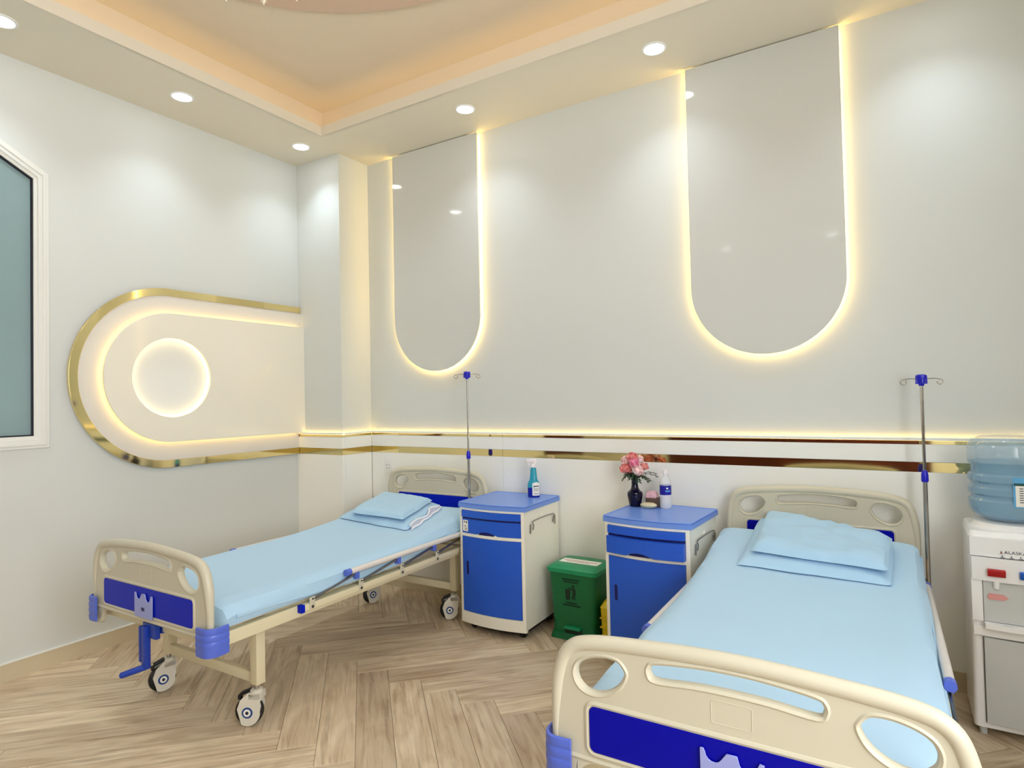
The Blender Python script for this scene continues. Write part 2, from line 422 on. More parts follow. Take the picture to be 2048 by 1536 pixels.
link('frame', plate('frame', [(-hy, 0), (hy, 0), (hy, hz), (-hy, hz)], [[(-hy + .05, .05), (-.025, .05), (-.025, hz - .05), (-hy + .05, hz - .05)], [(.025, .05), (hy - .05, .05), (hy - .05, hz - .05), (.025, hz - .05)]], 0.025, 0.003, 'X'), 'trimwhite', w2, loc=(0.03, 0, 0))
for sg in (-1, 1): G().b2(0.028, 0.033, min(sg * .02, sg * (hy - .045)), max(sg * .02, sg * (hy - .045)), 0.045, hz - 0.045).ob('pane', 'clearglass', w2)
wf = G().b2(0, RX, RY - 0.12, RY, -0.1, H + 0.4).ob('wall_front', 'wall', smooth=False, kind='structure')
G().b2(1.3, 4.3, RY, RY + 0.03, 0, 1.25, bev=0.004).ob('wood_panel', 'dark', wf)
G().b2(-0.0, 0.03, RY + 0.05, -3.7, 0, 2.2, bev=0.004).ob('door_1', 'dark', smooth=True, kind='structure')

# ceiling: lower soffit with rectangular opening, tray above
TX0, TX1, TY0, TY1 = 0.587, 4.05, -4.33, -0.568
me = plate('ceiling', [(-0.1, 0.1), (RX + 0.1, 0.1), (RX + 0.1, RY - 0.1), (-0.1, RY - 0.1)], [[(TX0 - .003, TY1 + .003), (TX1 + .003, TY1 + .003), (TX1 + .003, TY0 - .003), (TX0 - .003, TY0 - .003)]], 0.008, 0, 'Z')
ce = link('ceiling', me, 'ceiling', kind='structure', loc=(0, 0, H + 0.008))
LT, LZ, SB, UZ = 0.02, 0.064, 0.12, 3.445
lip = G()
for (x0, x1, y0, y1) in ((TX0 - LT, TX1 + LT, TY1, TY1 + LT), (TX0 - LT, TX1 + LT, TY0 - LT, TY0), (TX0 - LT, TX0, TY0, TY1), (TX1, TX1 + LT, TY0, TY1)):
    lip.b2(x0, x1, y0, y1, H, H + LZ)
lip.ob('ceiling_lip', 'ceiling', ce, smooth=False).location = (0, 0, -(H + 0.008))
cv = G()
X0, X1, Y0, Y1 = TX0 - SB, TX1 + SB, TY0 - SB, TY1 + SB
for (x0, x1, y0, y1) in ((X0 - .02, X1 + .02, Y1, Y1 + .02), (X0 - .02, X1 + .02, Y0 - .02, Y0), (X0 - .02, X0, Y0, Y1), (X1, X1 + .02, Y0, Y1)):
    cv.b2(x0, x1, y0, y1, H + 0.014, UZ)
cv.ob('cove_wall', 'tray', ce, smooth=False).location = (0, 0, -(H + 0.008))
G().b2(X0 - .02, X1 + .02, Y0 - .02, Y1 + .02, UZ, UZ + 0.03).ob('tray_ceiling', 'tray', ce, smooth=False).location = (0, 0, -(H + 0.008))
st = G(); zz = H + 0.030
a = 0.045
ring_o = [(TX0 - a, TY0 - a), (TX1 + a, TY0 - a), (TX1 + a, TY1 + a), (TX0 - a, TY1 + a)]
for i in range(4):
    p, q = ring_o[i], ring_o[(i + 1) % 4]
    x0, x1 = sorted((p[0], q[0])); y0, y1 = sorted((p[1], q[1]))
    st.b2(x0 - .006, x1 + .006, y0 - .006, y1 + .006, zz - 0.008, zz)
st.ob('cove_light_strip', 'led_cove', ce, smooth=False, label='warm hidden strip light').location = (0, 0, -(H + 0.008))
# medallion ring on the tray ceiling
MC = (2.165, -2.25)
md = empty('ceiling_medallion', (MC[0], MC[1], UZ), label='large round pinkish plaster medallion on the tray ceiling above the beds', cat='ceiling rose')
G().lathe([(1.27, 0.0), (1.27, -0.018), (1.263, -0.024), (0.9, -0.024)], seg=96, cap=False).ob('outer_ring', 'medal', md)
G().lathe([(1.125, -0.024), (1.125, -0.036), (1.115, -0.04), (0.02, -0.04)], seg=96, cap=False).ob('inner_ring', 'medal2', md)
# chandelier mostly above the frame
ch = empty('chandelier', (2.04, -2.30, 0), label='crystal chandelier whose pendant tips show at the top edge of the photo', cat='chandelier')
CHZ = 2.950
G().lathe([(0.02, UZ - .04), (0.02, CHZ + 0.1), (0.06, CHZ + 0.08), (0.06, CHZ + 0.03), (0.01, CHZ + .02)], seg=16).ob('stem', 'brass', ch)
G().tube([(0.44 * math.cos(a_), 0.44 * math.sin(a_), CHZ + 0.075) for a_ in [2 * PI * i / 40 for i in range(40)]], 0.012, 8, closed=True).ob('ring', 'brass', ch)
for i in range(4):
    a_ = PI * i / 2 + .4
    G().tube([(0.05 * math.cos(a_), 0.05 * math.sin(a_), CHZ + 0.075), (0.44 * math.cos(a_), 0.44 * math.sin(a_), CHZ + 0.075)], 0.007, 8).ob('arm', 'brass', ch)
cme = G().lathe([(0.003, 0.03), (0.019, 0.0), (0.021, -0.018), (0.002, -0.052)], seg=8).me('crystal_pendant', smooth=False); cme.materials.append(M['crystal'])
for i in range(20):
    a_ = 2 * PI * i / 20 + 0.257
    o = bpy.data.objects.new('crystal_pendant', cme); COL.objects.link(o); o.parent = ch; o.location = (0.44 * math.cos(a_), 0.44 * math.sin(a_), CHZ + 0.04)

for i in range(6):
    a_ = 2 * PI * i / 6 + .2
    G().lathe([(0.0005, 0), (0.012, 0.004), (0.017, 0.022), (0.010, 0.045), (0.0005, 0.058)], (0.30 * math.cos(a_), 0.30 * math.sin(a_), CHZ + 0.10), 12).ob('bulb', 'bulb', ch)
ld = bpy.data.lights.new('chandelier_glow', 'POINT'); ld.energy = CHANDELIER_W; ld.color = (1.0, 0.93, 0.84); ld.shadow_soft_size = 0.22
lo = bpy.data.objects.new('bulb_light', ld); COL.objects.link(lo); lo.parent = ch; lo.location = (0, 0, CHZ - 0.02)

# baseboards
g = G(); g.b2(0.0, 0.012, RY, -PD, 0.0, 0.086); bl = g.ob('baseboard_left', 'base', smooth=False, kind='structure')
G().b2(0.0, 0.014, RY, -PD, 0.086, 0.094, bev=0.002).ob('top_edge', 'trimwhite', bl, label='white top edge')
G().b2(0.0, PW + WT, -PD - WT - 0.010, -PD - WT, 0.0, 0.09).ob('baseboard_column', 'base', smooth=False, kind='structure')
G().b2(PW + WT, RX, -WT - 0.010, -WT, 0.0, 0.09).ob('baseboard_back', 'base', smooth=False, kind='structure')
G().b2(RX - 0.012, RX, RY, -WT, 0.0, 0.09).ob('baseboard_right', 'base', smooth=False, kind='structure')

# ------------------------------------------------------------------ wainscot (trim_1) on pillar and back wall
tr = empty('trim_1', (0, 0, 0), kind='structure')
EPS = 0.0
def wains_seg(x0, x1, y0, y1, face):
    """one run: face 'front' along x at y1-WT ; 'side' along y"""
    pass
runs = [('x', 0.0, PW + WT, -PD), ('y', -PD, -WT, PW), ('x', PW + WT, 1.669, 0.0), ('x', 1.669, RX, 0.0)]
bands = [('cap_rail', 1.1345, HR, 'wains', 0.0), ('gold_strip', 1.117, 1.1345, 'gold', 0.0), ('white_band', 1.034, 1.117, 'wains', 0.0), ('gold_band', 0.9875, 1.034, 'gold', 0.0), ('lower_panel', 0.0, 0.9875, 'wains', 0.0)]
for (ax, a, b_, base) in runs:
    for (nm, z0, z1, mt, dd) in bands:
        gp = 0.0008
        th0 = 0.016 if nm == 'cap_rail' else 0.0
        rec = 0.0025 if mt == 'gold' else 0.0
        if ax == 'x': g = G().b2(a + gp, b_ - gp, base - WT + rec, base - th0, z0 + 0.0004, z1 - 0.0004, bev=0.0012 if mt != 'gold' else 0, seg=1)
        else: g = G().b2(base + th0, base + WT - rec, a - WT + gp if False else a + gp, b_ - gp, z0 + 0.0004, z1 - 0.0004, bev=0.0012 if mt != 'gold' else 0, seg=1)
        g.ob(nm, mt, tr, smooth=False)
# hidden warm strip lying in the groove on top of the wainscot
g = G()
zl = 1.1355
g.b2(0.02, PW + 0.014, -PD - 0.013, -PD - 0.004, zl, zl + 0.003)
g.b2(PW + 0.004, PW + 0.013, -PD - 0.004, -0.014, zl, zl + 0.003)
g.b2(PW + 0.014, RX, -0.013, -0.004, zl, zl + 0.003)
g.ob('rail_light_strip', 'led_rail', tr, smooth=False, label='warm strip light')

# ------------------------------------------------------------------ arched gloss panels
def arched_panel(x0, x1, zc, label):
    cx = (x0 + x1) / 2; r = (x1 - x0) / 2
    t = empty('arched_wall_panel', (cx, 0, zc), label=label, cat='wall panel', group='backlit arched wall panels')
    out = [(-r, H - 0.006 - zc), ] + arc(0, 0, r, 180, 360, 48) + [(r, H - 0.006 - zc)]
    me = plate('face', out, [], 0.0055, 0.0008, 'Y'); link('face', me, 'gloss', t, loc=(0, -0.0255, 0))
    ri = r - 0.03
    back = [(-ri, H - 0.02 - zc)] + arc(0, 0, ri, 180, 360, 40) + [(ri, H - 0.02 - zc)]
    link('backing', plate('backing', back, [], 0.0095, 0, 'Y'), 'white', t, loc=(0, -0.0101, 0))
    rl = r - 0.012
    path = [(-rl, H - 0.012 - zc)] + arc(0, 0, rl, 180, 360, 60) + [(rl, H - 0.012 - zc)]
    inner = [(-rl + .004, H - 0.012 - zc)] + arc(0, 0, rl - .004, 180, 360, 60) + [(rl - .004, H - 0.012 - zc)]
    G().quadstrip([(p[0], -0.004, p[1]) for p in path], [(p[0], -0.016, p[1]) for p in path]).ob('light_strip', 'led_u', t, label='warm strip light behind the edge')
    return t
arched_panel(0.744, 1.511, 1.963, 'glossy white backlit arch panel nearest the wall corner, above the bed by the left wall')
arched_panel(2.938, 3.703, 1.961, 'glossy white backlit arch panel above the bed beside the water dispenser')

# ------------------------------------------------------------------ left wall feature: gold oval, ring, gloss panel, disc
FY, FZ = -1.305, 1.548
ft = empty('wall_feature_panel', (0, FY, FZ), label='horizontal rounded light feature with gold rim on the left wall', cat='wall panel')
ye = -PD - FY      # local y of the pillar face
def hoop(r, yend, n=48): return [(yend, r)] + arc(0, 0, r, 90, 270, n) + [(yend, -r)]
RO = 0.5595
yw = ye - 0.0005; yw2 = yw - WT
def hoop2(r, n=48, yb=None): return [(yw, r)] + arc(0, 0, r, 90, 270, n) + [(yw if yb is None else yb, -r)]
# gold rim
ri = 0.514
rim = [(yw, RO)] + arc(0, 0, RO, 90, 270, 56) + [(yw2, -RO), (yw2, -ri)] + arc(0, 0, ri, 270, 90, 56) + [(yw, ri)]
link('gold_rim', plate('gold_rim', rim, [], 0.013, 0.001, 'X'), 'gold', ft, loc=(0.0132, 0, 0))
ring = [(yw, ri - .0005)] + arc(0, 0, ri - .0005, 90, 270, 56) + [(yw2, -ri + .0005), (yw2, -0.20), (yw, -0.20)]
link('white_ring', plate('white_ring', ring, [], 0.011, 0.0006, 'X'), 'ringwhite', ft, loc=(0.0115, 0, 0))
rp = 0.400; rc = 0.246
pan = [(yw2 + 0.0, rp)] + arc(0, 0, rp, 90, 270, 56) + [(yw2, -rp)]
pan[0] = (yw, rp); pan[-1] = (yw2, -rp)
pan.insert(len(pan), (yw2, -rp + .006)); pan.append((yw, -rp + .006))
cir = arc(0, 0, rc, 0, 360, 72)[:-1]
link('face_panel', plate('face_panel', pan, [cir], 0.006, 0.0006, 'X'), 'gloss_oval', ft, loc=(0.056, 0, 0))
rb = rp - 0.05
bk = [(yw - .02, rb)] + arc(0, 0, rb, 90, 270, 48) + [(yw2 - .02, -rb)]
link('spacer', plate('spacer', bk, [arc(0, 0, rc + .03, 0, 360, 48)[:-1]], 0.0133, 0, 'X'), 'white', ft, loc=(0.0363, 0, 0))
link('recessed_disc', plate('recessed_disc', arc(0, 0, rc + .029, 0, 360, 60)[:-1], [], 0.003, 0, 'X'), 'white', ft, loc=(0.026, 0, 0))
rl = rp - 0.014
pts = [(yw - 0.03, rl)] + arc(0, 0, rl, 90, 270, 60) + [(yw2 - 0.02, -rl)]
G().quadstrip([(0.028, p[0], p[1]) for p in pts], [(0.046, p[0], p[1]) for p in pts]).ob('light_strip', 'led_oval', ft, label='warm strip light behind the panel')
pts = arc(0, 0, rc + .010, 0, 360, 72)
G().quadstrip([(0.038, p[0], p[1]) for p in pts], [(0.048, p[0], p[1]) for p in pts]).ob('disc_light_strip', 'led_circle', ft, label='warm ring light around the disc')

# ------------------------------------------------------------------ window_1 on the left wall
wn = empty('window_1', (0, -2.655, 1.163), kind='structure')
def shift(ps, dy=2.655, dz=-1.163): return [(p[0] + dy, p[1] + dz) for p in ps]
def shrink(ps, d):
    n = len(ps); out = []
    ar = sum(ps[i][0] * ps[(i + 1) % n][1] - ps[(i + 1) % n][0] * ps[i][1] for i in range(n)); sg = 1 if ar > 0 else -1
    for i in range(n):
        p0, p1, p2 = Vector(ps[i - 1]), Vector(ps[i]), Vector(ps[(i + 1) % n])
        e1 = (p1 - p0).normalized(); e2 = (p2 - p1).normalized()
        n1 = Vector((-e1.y, e1.x)) * sg; n2 = Vector((-e2.y, e2.x)) * sg; s_ = (n1 + n2).normalized(); q = p1 + s_ * d / s_.dot(n1); out.append((q.x, q.y))
    return out
WL = shift(WIN)
link('frame', plate('frame', shrink(WL, 0.0), [shrink(WL, 0.05)], 0.02, 0.003, 'X'), 'trimwhite', wn, loc=(-0.012, 0, 0))
link('trim_bead', plate('trim_bead', shrink(WL, 0.016), [shrink(WL, 0.030)], 0.004, 0.002, 'X'), 'trimwhite', wn, loc=(0.010, 0, 0))
link('inner_frame', plate('inner_frame', shrink(WL, 0.045), [shrink(WL, 0.066)], 0.018, 0.002, 'X'), 'trimwhite', wn, loc=(-0.022, 0, 0))
link('gasket', plate('gasket', shrink(WL, 0.066), [shrink(WL, 0.073)], 0.012, 0, 'X'), 'gasket', wn, loc=(-0.024, 0, 0))
link('pane', plate('pane', shrink(WL, 0.0725), [], 0.004, 0, 'X'), 'frost', wn, loc=(-0.032, 0, 0))

# ------------------------------------------------------------------ downlights
dl_names = {(0.33, -2.264): 'round ceiling downlight cut by the left edge of the photo',
            (0.33, -1.394): 'round ceiling downlight over the left wall, second out from the corner',
            (0.331, -0.527): 'round ceiling downlight nearest the wall corner',
            (1.635, -0.334): 'round ceiling downlight above the arch panel nearest the wall corner',
            (2.857, -0.327): 'round ceiling downlight just left of the right arch panel'}
spots = list(dl_names) + [(0.33, -3.13), (0.33, -4.0), (4.08, -0.33), (4.55, -1.4), (4.55, -2.45), (4.55, -3.5), (1.0, -4.6), (2.2, -4.6), (3.4, -4.6), (4.55, -4.6)]
OFF = {(0.33, -3.13): 'round ceiling downlight above the window on the left wall', (0.33, -4.0): 'round ceiling downlight over the left wall behind the camera', (4.08, -0.33): 'round ceiling downlight above the water dispenser',
       (4.55, -1.4): 'round ceiling downlight over the right wall nearest the dispenser', (4.55, -2.45): 'round ceiling downlight at the middle of the right wall', (4.55, -3.5): 'round ceiling downlight over the right wall beside the camera',
       (1.0, -4.6): 'round ceiling downlight by the front wall nearest the left door', (2.2, -4.6): 'round ceiling downlight left of centre over the wood panelling', (3.4, -4.6): 'round ceiling downlight right of centre over the wood panelling', (4.55, -4.6): 'round ceiling downlight in the corner behind the camera'}
dproto = {}
def downlight(x, y, label):
    t = empty('ceiling_downlight', (x, y, H), label=label, cat='ceiling light', group='round white ceiling downlights')
    if 'rim' not in dproto:
        g = G().lathe([(0.066, 0.0), (0.066, -0.003), (0.062, -0.006), (0.054, -0.006), (0.052, -0.004), (0.052, 0.0)], seg=40, cap=False); dproto['rim'] = g.me('rim')
        g = G().lathe([(0.0005, -0.0035), (0.052, -0.0035)], seg=32, cap=False); dproto['dif'] = g.me('diffuser')
    link('rim', dproto['rim'], 'white', t) if not dproto['rim'].users else None
    if not any(c.name.startswith('rim') for c in t.children):
        o = bpy.data.objects.new('rim', dproto['rim']); COL.objects.link(o); o.parent = t
    if not dproto['dif'].materials: dproto['dif'].materials.append(M['led_disc'])
    o = bpy.data.objects.new('diffuser', dproto['dif']); COL.objects.link(o); o.parent = t
    ld = bpy.data.lights.new('downlight', 'SPOT'); ld.energy = SPOT_W; ld.color = SPOT_COL; ld.spot_size = math.radians(SPOT_DEG); ld.spot_blend = 1.0; ld.shadow_soft_size = 0.03
    lo = bpy.data.objects.new('lamp_light', ld); COL.objects.link(lo); lo.parent = t; lo.location = (0, 0, -0.012)
    return t
for (x, y) in spots:
    downlight(x, y, dl_names.get((x, y), OFF.get((x, y))))

# ------------------------------------------------------------------ hospital beds
def sm(t): t = max(0.0, min(1.0, t)); return t * t * (3 - 2 * t)
def rise(y, A): return A * max(0.0, (y + 1.15) / 0.95) ** 1.35
YF, YH = -2.05, -0.12
BX = 0.44
def board_shape(zt):
    """outer outline and holes of a bed end panel; top of rim at zt"""
    top = [(-0.415, -0.215), (-0.413, -0.13), (-0.385, -0.06), (-0.30, -0.032), (-0.16, -0.018), (0, -0.012), (0.16, -0.018), (0.30, -0.032), (0.385, -0.06), (0.413, -0.13), (0.415, -0.215)]
    return [(x, zt + z) for x, z in top]
def end_board(parent, name, y, zt, fy, deep, inlay):
    """fy = -1 when the show face looks to -y"""
    bd = None
    cz = zt
    rimc = smooth_open([(x, cz + z) for x, z in [(-0.434, -0.30), (-0.431, -0.215), (-0.421, -0.135), (-0.394, -0.074), (-0.33, -0.048), (-0.17, -0.034), (0, -0.028), (0.17, -0.034), (0.33, -0.048), (0.394, -0.074), (0.421, -0.135), (0.431, -0.215), (0.434, -0.30)]], 6)
    foot = cz - 0.41 - deep
    out = list(rimc) + [(0.442, cz - 0.34), (0.444, foot + 0.012), (0.436, foot), (0.385, foot), (0.378, foot + 0.012)] + arc(0.318, cz - 0.40, 0.06, 0, 90, 8) + [(0.0, cz - 0.338)] + arc(-0.318, cz - 0.40, 0.06, 90, 180, 8) + [(-0.378, foot + 0.012), (-0.385, foot), (-0.436, foot), (-0.444, foot + 0.012), (-0.442, cz - 0.34)]
    hc = smooth_closed([(x, cz + z) for x, z in [(-0.187, -0.072), (-0.189, -0.091), (-0.170, -0.107), (-0.08, -0.100), (0, -0.098), (0.08, -0.100), (0.170, -0.107), (0.189, -0.091), (0.187, -0.072), (0.168, -0.060), (0.08, -0.050), (0, -0.047), (-0.08, -0.050), (-0.168, -0.060)]], 4)
    def side(sg): return smooth_closed([(sg * a, cz + b_) for a, b_ in [(0.243, -0.092), (0.240, -0.108), (0.256, -0.138), (0.286, -0.161), (0.320, -0.172), (0.352, -0.168), (0.374, -0.149), (0.380, -0.122), (0.368, -0.096), (0.340, -0.079), (0.300, -0.070), (0.262, -0.073)]], 4)
    hl, hr_ = side(-1), side(1)
    me = plate(name, out, [hc, hl, hr_], 0.011, 0.003, 'Y')
    bd = link(name, me, 'abs', parent, loc=(0, y, 0))
    # rounded rim and ridges, joined with the plate's own piece as one part
    g = G(); n = len(rimc)
    rad = [0.013 + 0.0060 * sm(min(i, n - 1 - i) / (n * 0.16)) for i in range(n)]
    g.tube([(p[0], 0, p[1]) for p in rimc], rad, 14)
    g.ob('top_rim', 'abs', bd)
    g = G()
    for hh in (hc, hl, hr_): g.tube([(p[0], 0, p[1]) for p in hh], 0.0085, 8, closed=True, flat=1.7)
    rr = rrect(-0.345, 0.345, cz - 0.315, cz - 0.192, 0.02, 5)
    g.tube([(p[0], fy * 0.007, p[1]) for p in rr], 0.009, 8, closed=True)
    g.tube([(-0.40, fy * 0.006, cz - 0.332), (0.40, fy * 0.006, cz - 0.332)], 0.009, 8)
    g.tube([(p[0], fy * 0.0108, p[1]) for p in rrect(-0.043, 0.043, cz - 0.165, cz - 0.112 - .003, 0.004, 2)], 0.0012, 6, closed=True)
    g.ob('moulded_ridges', 'abs', bd)
    link('blue_panel', plate('blue_panel', rrect(-0.338, 0.338, cz - 0.308, cz - 0.198, 0.016, 5), [], 0.003, 0.0008, 'Y'), inlay, bd, label='glossy blue inlay', loc=(0, fy * 0.0128, 0))
    return bd
def caster(parent, x, y, top, ang):
    c = empty('caster', (x, y, 0), ang); c.parent = parent
    off = 0.03
    # local: wheel rolls along x, axle along y; show side -y
    G().lathe([(0.0005, -0.016), (0.050, -0.016), (0.058, -0.011), (0.060, 0), (0.058, 0.011), (0.050, 0.016), (0.0005, 0.016)], (off, 0, 0.060), 28, 'Y').ob('wheel', 'tyre', c)
    prof = [(off - 0.050, 0.055)] + arc(off, 0.056, 0.052, 180, 300, 10) + [(off + 0.044, 0.075), (off + 0.030, 0.112), (0.030, 0.140), (-0.028, 0.140), (-0.030, 0.112), (off - 0.052, 0.105), (off - 0.056, 0.085)]
    # mirrored so the straight back of the housing is above the swivel
    g = G(); g.prism([(p[0], p[1]) for p in prof], -0.026, -0.017, 'Y'); g.prism([(p[0], p[1]) for p in prof], 0.017, 0.026, 'Y')
    g.box((0.0, 0, 0.126), (0.058, 0.052, 0.030), bev=0.004)
    g.lathe([(0.0005, 0.139), (0.026, 0.139), (0.026, 0.150), (0.020, 0.153), (0.0005, 0.153)], (0, 0, 0), 20)
    g.ob('housing', 'housing', c)
    G().lathe([(0.0005, 0.150), (0.010, 0.150), (0.010, top + 0.002), (0.0005, top + 0.002)], seg=12).ob('swivel_stem', 'chrome', c)
    for sd in (-1, 1):
        def dk(r, t0, t1, nm, mt): G().lathe([(0.0005, min(sd * t0, sd * t1)), (r, min(sd * t0, sd * t1)), (r, max(sd * t0, sd * t1)), (0.0005, max(sd * t0, sd * t1))], (off, 0, 0.060), 24, 'Y').ob(nm, mt, c)
        dk(0.023, 0.0262, 0.0274, 'hub_ring', 'ringblue'); dk(0.0155, 0.0270, 0.0282, 'hub_cap', 'paper'); dk(0.0068, 0.0278, 0.0300, 'axle_nut', 'inkdark')
    g = G(); g.box((off + 0.012, 0, 0.140), (0.050, 0.028, 0.012), Matrix.Rotation(0.35, 3, 'Y'), 0.003); g.box((off + 0.040, 0, 0.118), (0.014, 0.022, 0.020), bev=0.003)
    g.ob('brake_pedal', 'tyre', c)
    return c
def side_rail(parent, sx, top, y1, y0, lowz):
    """folded guard rail on side sx; top tube from y0 to y1"""
    r = empty('side_rail', (0, 0, 0)); r.parent = parent
    x = sx * 0.446
    G().tube([(x, y1, top), (x, y0, top)], 0.0145, 14).ob('top_tube', 'rail', r)
    G().tube([(x, y1 - 0.016, top), (x, y1 + 0.012, top)], 0.0165, 14).ob('end_cap', 'bumper', r)
    G().tube([(x, y0 - 0.012, top), (x, y0 + 0.016, top)], 0.0165, 14).ob('end_cap', 'bumper', r)
    xb = sx * 0.434
    lo0, lo1 = y1 - 0.265, y0 - 0.02
    G().b2(min(xb - .012, xb + .012), max(xb - .012, xb + .012), lo0, lo1, lowz - 0.016, lowz + 0.014, bev=0.003).ob('lower_bar', 'frame', r)
    G().b2(xb - 0.014, xb + 0.014, lo0 - 0.014, lo0 + 0.006, lowz - 0.018, lowz + 0.016, bev=0.002).ob('bar_cap', 'blue2', r)
    n = 5
    for i in range(n):
        yy = lo0 + 0.045 + (lo1 - lo0 - 0.10) * i / (n - 1)
        g = G(); xx = xb + sx * 0.014
        g.b2(xx - 0.003, xx + 0.003, yy - 0.014, yy + 0.014, lowz - 0.010, lowz + 0.040, bev=0.001); g.b2(min(xx, xx - sx * .03), max(xx, xx - sx * .03), yy - 0.016, yy + 0.006, lowz + 0.006, lowz + 0.016)
        br = g.ob('bracket', 'abs', r)
        g = G(); g.lathe([(0.0005, 0), (0.0065, 0), (0.0065, 0.003), (0.0005, 0.003)], (xx + sx * 0.003 - (0.003 if sx < 0 else 0), yy, lowz - 0.002), 10, 'X'); g.lathe([(0.0005, 0), (0.004, 0), (0.004, 0.003), (0.0005, 0.003)], (xx + sx * 0.003 - (0.003 if sx < 0 else 0), yy, lowz + 0.032), 8, 'X')
        g.ob('screw', 'screw', br)
        yt = yy + 0.27
        if yt < y0 - 0.02:
            G().tube([(x, yy, lowz + 0.030), (x, yt, top - 0.018)], 0.006, 8).ob('folding_bar', 'steel', r)
            g = G(); g.b2(x - 0.013, x + 0.013, yt - 0.012, yt + 0.012, top - 0.042, top - 0.008, bev=0.003); g.ob('hinge_clip', 'bumper', r)
    return r
def make_bed(cx, A, railtop, lowz, inlay, label, y1, hs, hx):
    t = empty('hospital_bed', (cx, 0, 0), label=label, cat='bed', group='two hospital beds')
    g = G()
    for sx in (-1, 1): g.b2(sx * 0.405 - 0.015, sx * 0.405 + 0.015, YF + 0.03, YH - 0.02, 0.422, 0.474, bev=0.003)
    g.b2(-0.39, 0.39, YF + 0.03, YF + 0.06, 0.424, 0.472, bev=0.003); g.b2(-0.39, 0.39, YH - 0.05, YH - 0.02, 0.424, 0.472, bev=0.003)
    g.b2(-0.39, 0.39, -1.17, -1.13, 0.430, 0.470, bev=0.003)
    g.ob('frame', 'frame', t)
    # slatted decks: flat foot part, raised head part
    G().b2(-0.385, 0.385, YF + 0.07, -1.16, 0.475, 0.484, bev=0.002).ob('foot_deck', 'frame', t)
    ys = [-1.14 + 0.93 * i / 12 for i in range(13)]
    g = G(); up_ = [(-0.385, y, 0.4845 + rise(y, A)) for y in ys]; dn = [(0.385, y, 0.4845 + rise(y, A)) for y in ys]; g.quadstrip(up_, dn)
    bmesh.ops.solidify(g.b, geom=list(g.b.faces), thickness=0.008)
    g.ob('head_deck', 'frame', t)
    # legs and cross bars
    for (yy, a0, a1) in ((-1.775, 0, 0), (-0.36, 0, 0)):
        for sx in (-1, 1):
            G().b2(sx * 0.335 - 0.022, sx * 0.335 + 0.022, yy - 0.022, yy + 0.022, 0.176, 0.4235, bev=0.003).ob('leg', 'frame', t)
        G().b2(-0.3125, 0.3125, yy - 0.014, yy + 0.014, 0.178, 0.222, bev=0.003).ob('crossbar', 'frame', t)
        G().b2(-0.3895, 0.3895, yy - 0.02, yy + 0.02, 0.424, 0.460, bev=0.002).ob('crossbar', 'frame', t)
    aim = math.atan2(-3.45 + 1.8, 3.82 - cx)
    for (sx, yy, an) in ((1, -1.775, -2.6), (-1, -1.775, -1.85), (1, -0.36, -2.4), (-1, -0.36, -1.9)):
        # show side (-y local) must look to the camera
        caster(t, sx * 0.335 - 0.01, yy, 0.178, an if an < -1 else an)
    fb = end_board(t, 'footboard', YF, 0.81, -1, 0.0, inlay)
    hb_ = end_board(t, 'headboard', YH, 0.92, -1, 0.06, inlay); hb_.scale = (hs, 1, 1); hb_.location.x = hx
    # clip-on card holder
    ho = [(-0.067, 0.0), (-0.067, 0.098), (-0.060, 0.098)] + arc(-0.038, 0.090, 0.018, 180, 330, 6) + [(-0.016, 0.090), (-0.010, 0.098), (0.012, 0.098)] + arc(0.034, 0.086, 0.018, 200, 350, 6) + [(0.058, 0.096), (0.067, 0.094), (0.067, 0.0)]
    h1 = link('card_holder', plate('card_holder', ho, [], 0.0022, 0.0006, 'Y'), 'holder', t, label='translucent lilac card holder', loc=(0, YF - 0.0215, 0.492))
    G().b2(-0.012, 0.010, -0.0036, -0.0024, 0.028, 0.042).ob('print_mark', 'navy', h1)
    # corner bumpers
    def bumper(y, z0, z1, sx, d):
        path = [(sx * 0.385, y + d * 0.022), (sx * 0.430, y + d * 0.024), (sx * 0.448, y + d * 0.016), (sx * 0.459, y - d * 0.002), (sx * 0.460, y - d * 0.028), (sx * 0.457, y - d * 0.056)]
        path = smooth_open([(p[0], p[1], 0) for p in path], 4)
        g = G(); n = len(path); rings = []
        for i, p in enumerate(path):
            a_ = Vector(path[max(i - 1, 0)]); b_ = Vector(path[min(i + 1, n - 1)]); tt = (b_ - a_).normalized(); nn = Vector((tt.y, -tt.x, 0)) * (1 if sx * d > 0 else -1) * -1
            ring = []
            for (o_, z) in ((0, z0), (0.0075, z0 + 0.002), (0.0095, z0 + 0.02), (0.0075, z0 + 0.034), (0.0095, z0 + 0.040), (0.0095, z0 + 0.054), (0.0075, z0 + 0.060), (0.0095, z0 + 0.066), (0.0095, z0 + 0.080), (0.0070, z0 + 0.086), (0.0095, z0 + 0.094), (0.0075, z1 - 0.002), (0, z1)):
                ring.append(g.b.verts.new((p[0] + nn.x * o_, p[1] + nn.y * o_, z)))
            rings.append(ring)
        for a_, b_ in zip(rings, rings[1:]):
            for k in range(len(a_)):
                l = (k + 1) % len(a_); g.b.faces.new((a_[k], a_[l], b_[l], b_[k]))
        g.b.faces.new(rings[0]); g.b.faces.new(rings[-1][::-1])
        g.ob('corner_bumper', 'bumper', t, label='periwinkle blue corner bumper')
    for sx in (-1, 1):
        bumper(YF, 0.410, 0.521, sx, -1)
        bumper(YH, 0.404, 0.514, sx, 1)
    # crank hanging folded under the foot end
    c = empty('crank', (0.0, YF + 0.02, 0.40)); c.parent = t
    g = G(); g.box((0.0, 0.045, 0.035), (0.10, 0.08, 0.035), bev=0.004); g.b2(-0.05, 0.05, -0.02, 0.0, 0.0, 0.06, bev=0.003); g.ob('mounting', 'crank', c)
